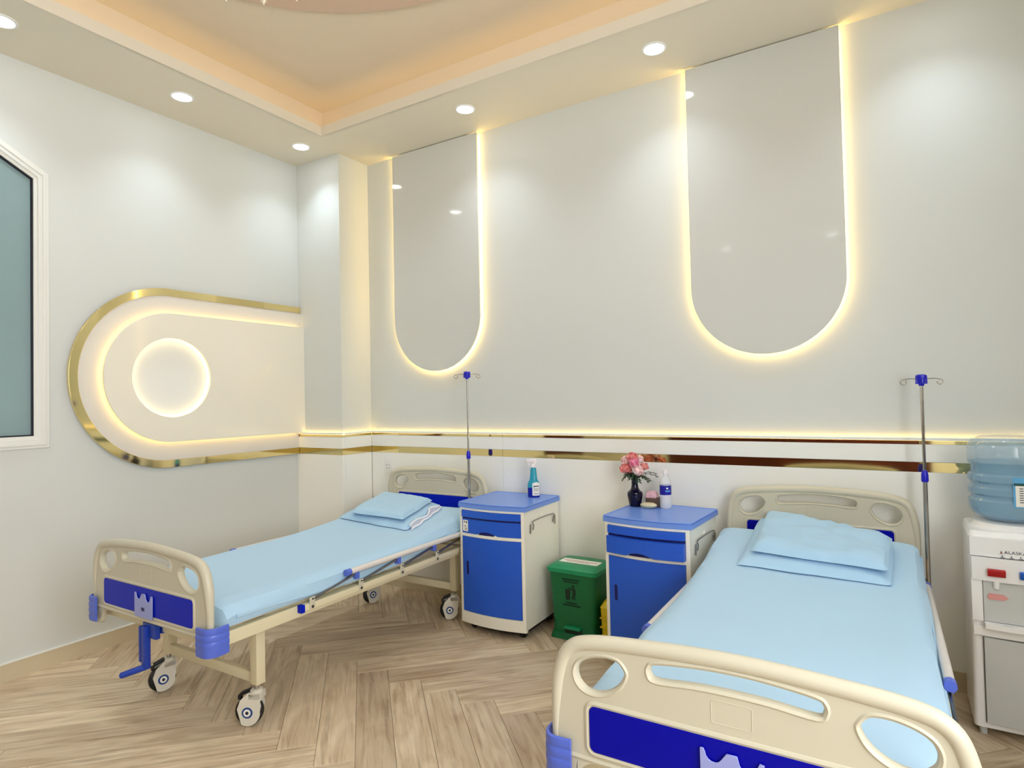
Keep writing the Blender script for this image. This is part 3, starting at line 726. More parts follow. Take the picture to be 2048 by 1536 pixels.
    g = G(); g.b2(-0.058, -0.040, -0.034, -0.016, -0.105, 0.045, bev=0.004); g.b2(-0.034, -0.004, -0.036, -0.010, -0.130, 0.050, bev=0.005); g.ob('arm', 'crank', c)
    g = G(); g.tube([(-0.020, -0.022, -0.122), (-0.036, -0.045, -0.128), (-0.068, -0.092, -0.140)], [0.0125, 0.0135, 0.0125], 12); g.lathe([(0.0005, -0.012), (0.008, -0.010), (0.0125, 0), (0.008, 0.010), (0.0005, 0.012)], (-0.069, -0.093, -0.140), 12); g.ob('handle', 'crank', c)
    G().tube([(0.0, 0.03, 0.035), (0.0, 0.70, 0.040)], 0.010, 10).ob('drive_rod', 'chrome', c)
    side_rail(t, 1, railtop, y1, -0.30, lowz)
    side_rail(t, -1, railtop, y1, -0.30, lowz)
    return t
BED1, BED2 = 1.168, 3.525
bed1 = make_bed(BED1, 0.085, 0.555, 0.462, 'blue2', 'hospital bed with cream end boards standing along the left wall', -1.355, 0.975, 0.008)
bed2 = make_bed(BED2, 0.115, 0.530, 0.445, 'blue', 'hospital bed in the right foreground whose foot board is cut by the photo edge', -1.31, 0.95, 0.014)

def mattress(cx, A, seed, label):
    t_ = 0.095; z0 = 0.488; xs = 0.430
    y0, y1 = YF + 0.05, YH - 0.056
    g = G(); NY = 90
    def sect():
        s_ = []
        s_ += [(-xs + 0.02, 0.0), (-xs + 0.004, 0.006), (-xs - 0.002, 0.022), (-xs + 0.001, 0.045), (-xs + 0.010, 0.068), (-xs + 0.028, 0.084), (-xs + 0.055, 0.093)]
        for i in range(1, 24): s_.append((-xs + 0.055 + (2 * xs - 0.11) * i / 24, 0.095))
        s_ += [(-p[0], p[1]) for p in s_[6::-1]]
        return s_
    S_ = sect(); rings = []
    for j in range(NY + 1):
        y = y0 + (y1 - y0) * j / NY; e = min(y - y0, y1 - y)
        k = 1.0 if e > 0.05 else math.sqrt(max(0.0, 1 - ((0.05 - e) / 0.05) ** 2))
        zr = rise(y, A); ring = []
        for i, (x, z) in enumerate(S_):
            zz = z * (0.25 + 0.75 * k) if z > 0.02 else z
            top = z > 0.09
            nz = noise.noise(Vector((x * 3 + seed, y * 2.4, seed))) * 0.005
            # lengthwise wrinkles near the edges
            edge = sm((abs(x) - 0.22) / 0.16)
            nz += edge * 0.0050 * math.sin(abs(x) * 110 + 3.0 * noise.noise(Vector((y * 1.5, seed, 2)))) * (0.6 + 0.4 * math.sin(y * 3 + seed))
            sd = 0.0
            if not top and z > 0.005:
                sd = 0.007 * noise.noise(Vector((y * 6, z * 25, seed + (3 if x > 0 else 0)))) + 0.004 * math.sin(z * 120 + y * 5)
            dz = 0.0
            if z < 0.03: dz = 0.010 * noise.noise(Vector((y * 2.0, 5 if x > 0 else 9, seed)))
            if top: zz += nz
            ring.append(g.b.verts.new((x + (sd if x > 0 else -sd) * k, y, z0 + zr + zz + dz * (1 if abs(x) > 0.43 else 0) + (0.004 if z < 0.001 else 0))))
        rings.append(ring)
    n = len(S_)
    for a_, b_ in zip(rings, rings[1:]):
        for i in range(n): g.b.faces.new((a_[i], a_[(i + 1) % n], b_[(i + 1) % n], b_[i]))
    g.b.faces.new(rings[0]); g.b.faces.new(rings[-1][::-1])
    o = g.ob('sheeted_mattress', 'sheet', label=label, cat='mattress', group='mattresses under light blue sheets', loc=(cx, 0, 0))
    # tucked sheet fold running down the side
    for sx in (-1, 1):
        pts = [(sx * (xs + 0.002), y0 + 0.06 + (y1 - y0 - 0.12) * i / 40, z0 + rise(y0 + 0.06 + (y1 - y0 - 0.12) * i / 40, A) + 0.030 + 0.010 * math.sin(i * 0.33 + seed) ) for i in range(41)]
        q = G(); q.tube(pts, [0.0075 + 0.003 * math.sin(i * 0.5 + seed) for i in range(41)], 8, flat=0.6); q.ob('sheet_fold', 'sheet', o)
    return o
mattress(BED1, 0.085, 1.3, 'thin mattress under a light blue sheet on the bed by the left wall')
mattress(BED2, 0.115, 6.1, 'thin mattress under a light blue sheet on the right foreground bed')

def surf(cx, A):
    return lambda x, y: 0.488 + 0.095 + rise(y, A) + (0 if abs(x - cx) < 0.37 else -0.03 * ((abs(x - cx) - 0.37) / 0.06) ** 2)
def cushion(quad, base, th, seed, wr=0.004, n=34, edge=4.0, tilt=None, droop=None):
    """quad FL FR BR BL; base(x,y)->z under it"""
    g = G(); FL, FR, BR, BL = [Vector(q) for q in quad]
    top = []; bot = []
    for j in range(n + 1):
        v = j / n; rt_, rb_ = [], []
        for i in range(n + 1):
            u = i / n; p = FL * (1 - u) * (1 - v) + FR * u * (1 - v) + BR * u * v + BL * (1 - u) * v
            c = (BL + BR + FL + FR) / 4
            a_, b_ = 2 * u - 1, 2 * v - 1
            bulge = (1 - abs(a_) ** edge) * (1 - abs(b_) ** edge); bulge = max(0.0, bulge) ** 0.45
            nz = noise.noise(Vector((p.x * 9 + seed, p.y * 9, seed))) * wr * 1.5 + noise.noise(Vector((p.x * 26, p.y * 14 + seed, seed))) * wr
            p2 = p + Vector((noise.noise(Vector((p.x * 7, p.y * 7, seed + 4))), noise.noise(Vector((p.x * 7, p.y * 7, seed + 8))))) * 0.008
            zb = base(p2.x, p2.y) + 0.003
            tb = th if tilt is None else th * (1 + tilt * b_)
            rt_.append(g.b.verts.new((p2.x, p2.y, zb + 0.004 + (tb - .004) * bulge + nz * bulge)))
            if 0 < i < n and 0 < j < n: rb_.append(g.b.verts.new((p2.x, p2.y, zb)))
            else: rb_.append(rt_[-1])
        top.append(rt_); bot.append(rb_)
    for j in range(n):
        for i in range(n):
            g.b.faces.new((top[j][i], top[j][i + 1], top[j + 1][i + 1], top[j + 1][i]))
            vs_ = []
            for q in (bot[j][i], bot[j + 1][i], bot[j + 1][i + 1], bot[j][i + 1]):
                if q not in vs_: vs_.append(q)
            if len(vs_) >= 3:
                try: g.b.faces.new(vs_)
                except ValueError: pass
    return g
s1 = surf(BED1, 0.085); s2 = surf(BED2, 0.115)
p1 = cushion([(0.80, -0.66), (1.44, -0.735), (1.32, -0.25), (0.80, -0.20)], s1, 0.052, 2.0, wr=0.004).ob('pillow', 'fold', label='light blue pillow on the left bed, its open white end to the right', cat='pillow', group='pillows on the beds')
# open pillowcase end with pale lining
def lining(path, hh, name, par):
    g = G(); A_ = []; B_ = []
    for i, (x, y, z) in enumerate(path):
        A_.append((x + 0.020, y, z + 0.003)); B_.append((x + 0.012 + 0.008 * math.sin(i * 1.3), y - 0.004, z + hh * (0.8 + 0.3 * math.sin(i * 0.9))))
    g.quadstrip(A_, B_); bmesh.ops.solidify(g.b, geom=list(g.b.faces), thickness=0.004)
    g.tube([(x + 0.020, y, z + 0.006) for x, y, z in path], 0.0055, 8); g.tube([(p[0] - 0.002, p[1], p[2]) for p in B_], 0.005, 8)
    return g.ob(name, 'lining', par, label='pale lilac hem of the open end')
N = 12
lining([(1.445 - 0.125 * i / N - 0.006 * math.sin(i * 1.7), -0.715 + 0.44 * i / N, s1(1.38, -0.715 + 0.44 * i / N) + 0.004) for i in range(N + 1)], 0.036, 'pillow_lining', p1)
b1z = lambda x, y: s1(x, y) + 0.050
cushion([(0.93, -0.685), (1.385, -0.70), (1.285, -0.30), (0.80, -0.235)], b1z, 0.034, 5.0, wr=0.003, edge=8).ob('folded_quilt', 'fold', label='light blue quilt folded flat on top of the pillow by the left wall', cat='quilt')
p2 = cushion([(3.275, -0.69), (3.84, -0.72), (3.855, -0.28), (3.27, -0.08)], s2, 0.050, 9.0, wr=0.004).ob('pillow', 'fold', label='flat light blue pillow under the folded quilt on the right foreground bed', cat='pillow', group='pillows on the beds')
b2z = lambda x, y: s2(x, y) + 0.047
cushion([(3.32, -0.635), (3.83, -0.70), (3.848, -0.34), (3.315, -0.12)], b2z, 0.042, 14.0, wr=0.010, edge=7).ob('folded_quilt', 'fold', label='rumpled light blue quilt folded on top of the pillow on the right foreground bed', cat='quilt')

# ------------------------------------------------------------------ infusion poles
def iv_pole(x, y, ztop, zc, r1, r2_, span, rz, label):
    t = empty('infusion_pole', (x, y, 0.40), rz, label=label, cat='pole', group='infusion poles at the bed heads')
    h = ztop - 0.40; c = zc - 0.40
    G().tube([(0, 0, 0.0), (0, 0, c)], r1, 12).ob('lower_tube', 'chrome', t)
    G().tube([(0, 0, c), (0, 0, h - 0.03)], r2_, 10).ob('upper_tube', 'chrome', t)
    G().lathe([(0.0005, c - 0.030), (0.0125, c - 0.030), (0.0145, c - 0.024), (0.0140, c + 0.004), (0.009, c + 0.022), (0.0005, c + 0.022)], seg=16).ob('clamp', 'polblue', t, label='blue height clamp')
    hd = G(); hd.lathe([(0.0005, h - 0.046), (0.010, h - 0.046), (0.013, h - 0.034), (0.019, h - 0.022), (0.024, h - 0.010), (0.022, h + 0.002), (0.014, h + 0.006), (0.0005, h + 0.006)], seg=10)
    for a_ in (0, PI / 2, PI, 3 * PI / 2): hd.box((0.017 * math.cos(a_), 0.017 * math.sin(a_), h - 0.024), (0.012, 0.010, 0.026), Matrix.Rotation(a_, 3, 'Z'), 0.002)
    hd.ob('hook_hub', 'polblue', t, label='blue hook hub')
    for sg in (-1, 1):
        s_ = span / 2; rr = 0.0115 if span < 0.19 else 0.012
        pts = [(sg * 0.018, 0, h - 0.014), (sg * 0.05, 0, h - 0.013), (sg * (s_ - rr), 0, h - 0.017)]
        pts += [(sg * (s_ - rr + rr * math.sin(b_)), 0, h - 0.017 - rr + rr * math.cos(b_)) for b_ in [0.35 * k for k in range(1, 16)]]
        G().tube(pts, 0.0020, 8).ob('hook', 'chrome', t)
    return t
yaw = math.atan2(rt.y, rt.x)
iv_pole(1.4835, -0.158, 1.553, 1.010, 0.0085, 0.0060, 0.172, yaw, 'thin steel infusion pole behind the cabinet that holds the spray bottle')
iv_pole(3.985, -0.165, 1.436, 0.99, 0.0095, 0.0068, 0.168, yaw * 0.5, 'steel infusion pole at the right head corner of the foreground bed')

# ------------------------------------------------------------------ bedside cabinets
def bow(x, w, d): return d * (1 - (2 * x / w) ** 2)
def bowed(w, depth, b_, y_front, n=16, inset=0.0):
    """outline in x,y with the front (−y) bowed"""
    hw = w / 2 - inset
    return [(-hw + 2 * hw * i / n, y_front - bow(-hw + 2 * hw * i / n, w, b_)) for i in range(n + 1)] + [(hw, y_front + depth), (-hw, y_front + depth)]
def bow_plate(x0, x1, z0, z1, w, b_, yf, th, n=14, notch=None, g=None):
    """curved slab following the bowed front"""
    g = g or G(); F0, F1, B0, B1 = [], [], [], []
    for i in range(n + 1):
        x = x0 + (x1 - x0) * i / n; y = yf - bow(x, w, b_); zl = z0
        if notch:
            k = abs(x - notch[0]) / notch[1]
            if k < 1: zl = z0 + notch[2] * math.sqrt(1 - k * k)
        F0.append(g.b.verts.new((x, y, zl))); F1.append(g.b.verts.new((x, y, z1))); B0.append(g.b.verts.new((x, y + th, zl))); B1.append(g.b.verts.new((x, y + th, z1)))
    for i in range(n):
        g.b.faces.new((F0[i], F0[i + 1], F1[i + 1], F1[i])); g.b.faces.new((B0[i + 1], B0[i], B1[i], B1[i + 1])); g.b.faces.new((F1[i], F1[i + 1], B1[i + 1], B1[i])); g.b.faces.new((F0[i + 1], F0[i], B0[i], B0[i + 1]))
    g.b.faces.new((F0[0], F1[0], B1[0], B0[0])); g.b.faces.new((F0[n], B0[n], B1[n], F1[n]))
    return g
def cabinet(x, y, rz, out, label, sticker):
    w = 0.455; dp = 0.425; b_ = 0.030; yf = -dp / 2
    t = empty('bedside_cabinet', (x, y, 0), rz, label=label, cat='cabinet', group='blue and white bedside cabinets')
    g = G(); g.prism(bowed(w - 0.012, dp, b_, yf), 0.062, 0.728); g.ob('body', 'cabwhite', t)
    # slightly proud frame around the openings
    g = G()
    bow_plate(-0.2215, 0.2215, 0.050, 0.1175, w, b_, yf - 0.004, 0.02, g=g); bow_plate(-0.2215, 0.2215, 0.562, 0.578, w, b_, yf - 0.004, 0.02, g=g); bow_plate(-0.2215, 0.2215, 0.7165, 0.729, w, b_, yf - 0.004, 0.02, g=g)
    bow_plate(-0.2215, -0.203, 0.1175, 0.7165, w, b_, yf - 0.004, 0.02, n=3, g=g); bow_plate(0.203, 0.2215, 0.1175, 0.7165, w, b_, yf - 0.004, 0.02, n=3, g=g)
    g.ob('front_frame', 'cabwhite', t)
    tp = bowed(w + 0.008, dp + 0.012, b_, yf - 0.008)
    g = G(); g.prism(tp, 0.729, 0.752)
    g.prism([(p[0] * 0.985, p[1] * 0.985 + 0.001) for p in tp], 0.752, 0.758)
    tpo = g.ob('top', 'cabtop', t)
    ring_ = [(p[0] * 0.985, p[1] * 0.985, 0.7575) for p in tp]
    G().tube(ring_, 0.0035, 6, closed=True).ob('top_lip', 'cabtop', tpo)
    bow_plate(-0.201, 0.201, 0.676, 0.7150, w, b_, yf - 0.012 - out * 0.1, 0.03).ob('pull_out_tray', 'cabblue', t)
    bow_plate(-0.2015, 0.2015, 0.660, 0.678, w, b_, yf - 0.0010, 0.004).ob('painted_gap_shade', 'cabdark', t)  # dark plate painted as the shade between tray and drawer
    d = bow_plate(-0.201, 0.201, 0.5800, 0.6630 , w, b_, yf - 0.003 - out, 0.024 + out, notch=(-0.02, 0.058, 0.018)).ob('drawer', 'cabblue', t)
    bow_plate(-0.201, 0.201, 0.6590, 0.6640, w, b_, yf - 0.005 - out, 0.01).ob('drawer_lip', 'cabblue', d)
    bow_plate(-0.075, 0.035, 0.5785, 0.600, w, b_, yf - 0.0012 - out * .5, 0.004, n=8).ob('painted_notch_shade', 'cabdark', d)  # dark plate behind the cut-out, shade of the notch put into its colour
    if sticker:
        s_ = bow_plate(-0.196, -0.155, 0.590, 0.655, w, b_, yf - 0.0045 - out, 0.002, n=3).ob('sticker', 'paper', d, label='small white sticker')
        g = G()
        for (sx_, sw, sz, sh) in ((-0.188, 0.008, 0.640, 0.010), (-0.172, 0.010, 0.638, 0.010), (-0.185, 0.018, 0.618, 0.004), (-0.182, 0.022, 0.606, 0.003), (-0.182, 0.020, 0.598, 0.003)):
            bow_plate(sx_, sx_ + sw, sz, sz + sh, w, b_, yf - 0.0052 - out, 0.0006, n=2, g=g)
        g.ob('sticker_print', 'inkdark', s_)
    dr = bow_plate(-0.200, 0.200, 0.1205, 0.5590, w, b_, yf - 0.0055, 0.02).ob('door', 'cabblue', t)
    g = G(); hx = -0.160; yh = yf - 0.0055 - bow(hx, w, b_)
    g.tube([(p[0], yh - 0.0005, p[1]) for p in rrect(hx - 0.011, hx + 0.011, 0.335, 0.420, 0.010, 4)], 0.0028, 6, closed=True); g.ob('handle_rim', 'cabblue', dr)
    link('painted_slot_shade', plate('painted_slot_shade', rrect(hx - 0.009, hx + 0.009, 0.337, 0.418, 0.008, 4), [], 0.0008, 0, 'Y'), 'cabdark', dr, loc=(0, yh - 0.0006, 0))  # flat dark plate, painted as the shade inside the handle slot
    # plinth and casters
    G().prism(bowed(w - 0.05, dp - 0.04, b_, yf + 0.02), 0.036, 0.062).ob('plinth', 'tyre', t)
    for (cx_, cy_) in ((-0.17, -0.16), (0.17, -0.16), (-0.17, 0.16), (0.17, 0.16)):
        c = G().lathe([(0.0005, -0.010), (0.018, -0.010), (0.022, -0.006), (0.022, 0.006), (0.018, 0.010), (0.0005, 0.010)], (cx_, cy_, 0.022), 16, 'Y'); c.b2(cx_ - 0.012, cx_ + 0.012, cy_ - 0.014, cy_ + 0.014, 0.030, 0.047)
        c.ob('caster', 'tyre', t)
    # towel rail and hooks on the right-hand side
    xs_ = w / 2 - 0.006 + 0.006
    y0_, y1_ = -0.125, 0.125
    G().tube(smooth_open([(xs_, y0_, 0.612), (xs_ + .004, y0_, 0.640), (xs_ + .004, y0_ + 0.004, 0.664), (xs_ + .004, y1_ - 0.004, 0.664), (xs_ + .004, y1_, 0.640), (xs_, y1_, 0.612)], 4), 0.0032, 8).ob('towel_rail', 'hook', t)
    for yy in (y0_ - 0.035, y1_ + 0.022): G().tube([(xs_ + .002, yy, 0.598 + 0.0), (xs_ + .004, yy, 0.650)], 0.0038, 8).ob('side_hook', 'hook', t)
    G().lathe([(0.0005, 0), (0.012, 0), (0.012, 0.006), (0.0005, 0.006)], (xs_ - 0.006, 0.0, 0.672), 14, 'X').ob('rail_boss', 'cabwhite', t)
    return t
cabinet(1.862, -0.262, math.radians(0.5), 0.0, 'blue and white bedside cabinet holding the spray bottle, drawer closed', True)
cabinet(2.822, -0.305, math.radians(-3.5), 0.026, 'blue and white bedside cabinet holding the flower vase, drawer slightly open', False)

# ------------------------------------------------------------------ pedal bin
bn = empty('pedal_bin', (2.303, -0.215, 0), math.radians(-1.5), label='green plastic pedal bin on the floor between the two cabinets', cat='bin')
def taper_body(w0, d0, w1, d1, z0, z1, r, nz=6, g=None):
    g = g or G(); rings = []
    for k in range(nz + 1):
        f = k / nz; ww = w0 + (w1 - w0) * f; dd = d0 + (d1 - d0) * f; z = z0 + (z1 - z0) * f
        rings.append([g.b.verts.new((p[0], p[1], z)) for p in rrect(-ww / 2, ww / 2, -dd / 2, dd / 2, r, 5)])
    for a_, b_ in zip(rings, rings[1:]):
        for i in range(len(a_)): g.b.faces.new((a_[i], a_[(i + 1) % len(a_)], b_[(i + 1) % len(a_)], b_[i]))
    g.b.faces.new(rings[0][::-1]); g.b.faces.new(rings[-1]); return g
taper_body(0.262, 0.220, 0.296, 0.245, 0.10, 0.375, 0.03).ob('body', 'green', bn)
g = taper_body(0.288, 0.25, 0.270, 0.228, 0.0, 0.035, 0.025, 2); taper_body(0.262, 0.214, 0.258, 0.216, 0.035, 0.10, 0.025, 2, g); g.ob('base', 'green', bn)
g = taper_body(0.315, 0.262, 0.320, 0.266, 0.375, 0.398, 0.03, 2); taper_body(0.320, 0.266, 0.265, 0.205, 0.398, 0.416, 0.035, 3, g)
lid = g.ob('lid', 'greenlid', bn)
s_ = G().b2(-0.115, 0.125, -0.045, 0.035, 0.4162, 0.4168).ob('label_sticker', 'paper', lid, smooth=False, label='white paper sticker')
g = G()
for k in range(22): g.b2(-0.10 + k * 0.0095, -0.10 + k * 0.0095 + 0.0065, -0.006 + 0.001 * (k % 3), 0.006, 0.4168, 0.4172)
for k in range(16): g.b2(-0.075 + k * 0.0095, -0.075 + k * 0.0095 + 0.0065, -0.026, -0.018 + 0.001 * (k % 2), 0.4168, 0.4172)
g.ob('sticker_print', 'ink', s_, smooth=False)
pdl = G(); pdl.b2(-0.050, 0.050, -0.127, -0.100, 0.060, 0.078, bev=0.006); pdl.ob('pedal', 'greenlid', bn)
G().b2(-0.052, 0.058, -0.1115, -0.100, 0.020, 0.060, bev=0.003).ob('pedal_recess', 'greendark', bn)
# printing on the bin front
g = G(); fy_ = -0.1165
def fz(z): return -0.110 - 0.0125 * (z - 0.10) / 0.275 - 0.0010
def bprint(x0, x1, z0, z1, sh=0.0): g.prism([(x0, z0), (x1, z0), (x1 + sh, z1), (x0 + sh, z1)], fz((z0 + z1) / 2) - 0.0014, fz((z0 + z1) / 2) + 0.002, 'Y')
for k in range(13): bprint(-0.055 + k * 0.0085, -0.0485 + k * 0.0085, 0.338, 0.345)
for k in range(11): bprint(-0.047 + k * 0.0085, -0.0405 + k * 0.0085, 0.324, 0.330)
bprint(-0.036, -0.010, 0.232, 0.286, -0.0); g.prism([(-0.033, 0.226), (-0.013, 0.226), (-0.007, 0.275), (-0.012, 0.286), (-0.034, 0.286), (-0.039, 0.275)], fz(.25) - .0016, fz(.25) + .002, 'Y')
g.prism(arc(0.012, 0.304, 0.0085, 0, 360, 12)[:-1], fz(.30) - .0016, fz(.30) + .002, 'Y')
g.prism([(0.004, 0.292), (0.018, 0.294), (0.026, 0.284), (0.026, 0.258), (0.020, 0.252), (0.024, 0.232), (0.018, 0.230), (0.013, 0.250), (0.006, 0.230), (0.000, 0.232), (0.008, 0.256), (0.006, 0.280)], fz(.26) - .0016, fz(.26) + .002, 'Y')
g.prism([(0.006, 0.290), (-0.020, 0.296), (-0.022, 0.292), (0.004, 0.284)], fz(.29) - .0016, fz(.29) + .002, 'Y')
for k in range(8): bprint(-0.034 + k * 0.0085, -0.0275 + k * 0.0085, 0.206, 0.213)
for k in range(13): bprint(-0.055 + k * 0.0085, -0.0485 + k * 0.0085, 0.192, 0.199)
g.ob('printed_pictogram', 'greendark', bn, smooth=False, label='dark printed litter pictogram with lines of lettering')
# yellow container behind
yb = empty('yellow_bin', (2.512, -0.235, 0), label='narrow yellow plastic container half hidden between the green bin and the cabinet', cat='bin')
taper_body(0.085, 0.14, 0.100, 0.16, 0.0, 0.205, 0.015, 5).ob('body', 'yellow', yb)
taper_body(0.106, 0.166, 0.070, 0.12, 0.205, 0.238, 0.018, 3).ob('lid', 'yellow', yb)
for k in range(3): G().b2(-0.051, 0.051, -0.082, 0.082, 0.045 + k * 0.05, 0.052 + k * 0.05, bev=0.002).ob('rib', 'yellow', yb)

# ------------------------------------------------------------------ water dispenser
DX, DY = 4.265, -0.265
dw = empty('water_dispenser', (DX, DY, 0), math.radians(-1.0), label='white floor-standing water dispenser at the right edge of the photo', cat='water dispenser')
w_, d_ = 0.31, 0.31; fy_ = -d_ / 2
taper_body(w_, d_, w_ - 0.012, d_ - 0.01, 0.035, 0.785, 0.018, 6).ob('body', 'disp', dw)
for sx in (-1, 1):
    for sy in (-1, 1): G().lathe([(0.0005, 0), (0.012, 0), (0.014, 0.036), (0.0005, 0.036)], (sx * 0.125, sy * 0.125, 0), 12).ob('foot', 'dispgrey', dw)
# rounded top cover with raised collar
g = taper_body(w_ - 0.006, d_ - 0.004, w_ - 0.02, d_ - 0.02, 0.782, 0.806, 0.03, 3); g.lathe([(0.135, 0.800), (0.132, 0.812), (0.120, 0.826), (0.100, 0.830), (0.0005, 0.830)], (0, 0.012, 0), 36); g.ob('top_cover', 'disp', dw)
def face(x0, x1, z0, z1, out_, bw=0.016, th=0.02, n=12):
    return bow_plate(x0, x1, z0, z1, 0.34, bw, fy_ - out_, th, n=n)
face(-0.150, 0.150, 0.712, 0.785, 0.004).ob('control_panel', 'disp', dw)
face(-0.147, 0.147, 0.618, 0.708, 0.010, 0.020).ob('tap_hood', 'disp', dw)
face(-0.112, 0.124, 0.458, 0.617, 0.0008, 0.014, 0.012).ob('tap_recess', 'dispgrey', dw)
G().b2(-0.150, -0.114, fy_ - 0.010, fy_ + 0.01, 0.455, 0.618, bev=0.003).ob('side_cheek', 'disp', dw)
G().b2(0.126, 0.150, fy_ - 0.010, fy_ + 0.01, 0.455, 0.618, bev=0.003).ob('side_cheek', 'disp', dw)
dt = face(-0.112, 0.124, 0.436, 0.456, 0.030, 0.020, 0.04).ob('drip_tray', 'disp', dw)
face(-0.055, -0.025, 0.4561, 0.4568, 0.024, 0.020, 0.01, 3).ob('tray_slot', 'dispgrey', dt)
face(-0.147, 0.147, 0.400, 0.434, 0.006).ob('lower_ledge', 'disp', dw)
dd = face(-0.115, 0.135, 0.060, 0.392, 0.004, 0.014).ob('door', 'dispgrey', dw)
G().tube([(-0.117, fy_ - 0.006, 0.058), (-0.117, fy_ - 0.006, 0.394)], 0.0012, 6).ob('door_seam', 'inkdark', dd)
def tap(x, mt, nm):
    y = fy_ - 0.010 - bow(x, 0.34, 0.020)
    G().box((x, y - 0.006, 0.654), (0.056, 0.016, 0.026), Matrix.Rotation(0.25, 3, 'X'), 0.002).ob('tap_lever', mt, dw, label=nm)
    G().lathe([(0.0005, 0.590), (0.010, 0.590), (0.012, 0.618), (0.0005, 0.618)], (x, y + 0.012, 0), 14).ob('tap_spout', 'disp', dw)
tap(-0.071, 'red', 'red hot water lever'); tap(0.027, 'tapblue', 'blue cold water lever')
# lettering
yp = fy_ - 0.0045 - 0.0155
tm = text_mesh('ALASKA', 0.0165); 
for v in tm.vertices: x, y, z = v.co; v.co = (x * 1.15, -z, y)
tm.materials.clear(); link('lettering', tm, 'inkdark', dw, label='dark printed maker name', loc=(-0.044, yp, 0.729))
g = G(); g.prism([(-0.0575, 0.729), (-0.0475, 0.729), (-0.0525, 0.740)], yp - 0.0006, yp + 0.0006, 'Y'); g.ob('triangle_logo', 'ink', dw)
g = G()
for x in (-0.050, -0.022, 0.006): g.prism(arc(x, 0.7195, 0.0024, 0, 360, 8)[:-1], yp - .0006, yp + .0006, 'Y'); g.b2(x - 0.006, x + 0.007, yp - 0.0005, yp + 0.0005, 0.7125, 0.7145)
g.ob('indicator_marks', 'inkdark', dw)
g = G(); ya = fy_ - 0.0145; g.prism([(-0.095, 0.545), (-0.050, 0.545), (-0.034, 0.556), (-0.050, 0.568), (-0.095, 0.568), (-0.100, 0.556)], ya - 0.0006, ya + 0.002, 'Y'); g.ob('printed_arrow', 'pinkarrow', dw)
# bottle on top
jg = empty('water_bottle', (DX, DY + 0.012, 0.8302), label='large ribbed blue water bottle upturned on the white dispenser', cat='bottle')
def jugprof(z): pass
R_ = 0.136
pr = [(0.030, 0.000), (0.060, 0.001), (0.098, 0.010), (0.122, 0.026), (0.134, 0.048), (R_, 0.066), (R_, 0.085), (R_ - 0.008, 0.096), (R_ - 0.008, 0.104), (R_, 0.114), (R_, 0.136), (R_ - 0.009, 0.146), (R_ - 0.009, 0.154), (R_, 0.166), (R_, 0.186), (R_ - 0.009, 0.196), (R_ - 0.009, 0.228), (R_ - 0.001, 0.240), (R_, 0.262), (R_, 0.290), (0.132, 0.314), (0.118, 0.332), (0.094, 0.344), (0.05, 0.348), (0.0005, 0.348)]
G().lathe([(0.0005, 0.0)] + pr, seg=56).ob('shell', 'waterjug', jg)
prw = [(max(0.0005, r - 0.003), z) for r, z in pr if z <= 0.240 and z > 0.001]
G().lathe([(0.0005, 0.004)] + prw + [(0.0005, 0.240)], seg=48).ob('water', 'water', jg, label='blue tinted water')
def wrap(r, a0, a1, z0, z1, mt, nm, par, n=14, th=0.0008, **kw):
    g = G(); A_ = []; B_ = []
    for i in range(n + 1):
        a_ = math.radians(a0 + (a1 - a0) * i / n); A_.append((r * math.cos(a_), r * math.sin(a_), z0)); B_.append((r * math.cos(a_), r * math.sin(a_), z1))
    g.quadstrip(A_, B_); return g.ob(nm, mt, par, **kw)
lb = wrap(R_ + 0.0012, -92, -10, 0.072, 0.190, 'skyblue', 'label', jg, label='sky blue and white paper label')
wrap(R_ + 0.0018, -91, -10, 0.158, 0.168, 'labelgreen', 'label_green', lb); wrap(R_ + 0.0018, -89, -12, 0.076, 0.158, 'paper', 'label_white', lb)
g = G()
for k in range(7):
    for j in range(9):
        a0 = math.radians(-84 + j * 7.5); a1 = a0 + math.radians(5.2); r = R_ + 0.0023; z = 0.092 + k * 0.009
        g.quadstrip([(r * math.cos(a0), r * math.sin(a0), z), (r * math.cos(a1), r * math.sin(a1), z)], [(r * math.cos(a0), r * math.sin(a0), z + 0.003), (r * math.cos(a1), r * math.sin(a1), z + 0.003)])
g.ob('label_print', 'inkdark', lb)

# ------------------------------------------------------------------ things on the cabinets
# spray bottle
TZ = 0.7585
sp = empty('spray_bottle', (1.968, -0.150, TZ), math.radians(25), label='teal and blue spray bottle with white trigger on the left cabinet', cat='bottle')
G().lathe([(0.0005, 0.0), (0.034, 0.0), (0.037, 0.006), (0.037, 0.030), (0.0375, 0.060)], seg=28, sy=0.62).ob('lower_body', 'spraylow', sp, label='dark ultramarine lower half')
G().lathe([(0.0375, 0.060), (0.0370, 0.080), (0.033, 0.094), (0.026, 0.104), (0.0225, 0.120), (0.020, 0.150), (0.0185, 0.172), (0.014, 0.184), (0.0005, 0.184)], seg=28, sy=0.66, cap=False).ob('upper_body', 'spraytop', sp, label='teal upper half')
lb = G()
A_ = []; B_ = []
for i in range(11):
    a_ = math.radians(-100 + 80 * i / 10); A_.append((0.0385 * math.cos(a_), 0.0385 * 0.64 * math.sin(a_), 0.012)); B_.append((0.0385 * math.cos(a_), 0.0385 * 0.64 * math.sin(a_), 0.086 + 0.008 * math.sin(PI * i / 10)))
lb.quadstrip(A_, B_); lbo = lb.ob('label', 'paper', sp, label='white label with dark stripes')
g = G()
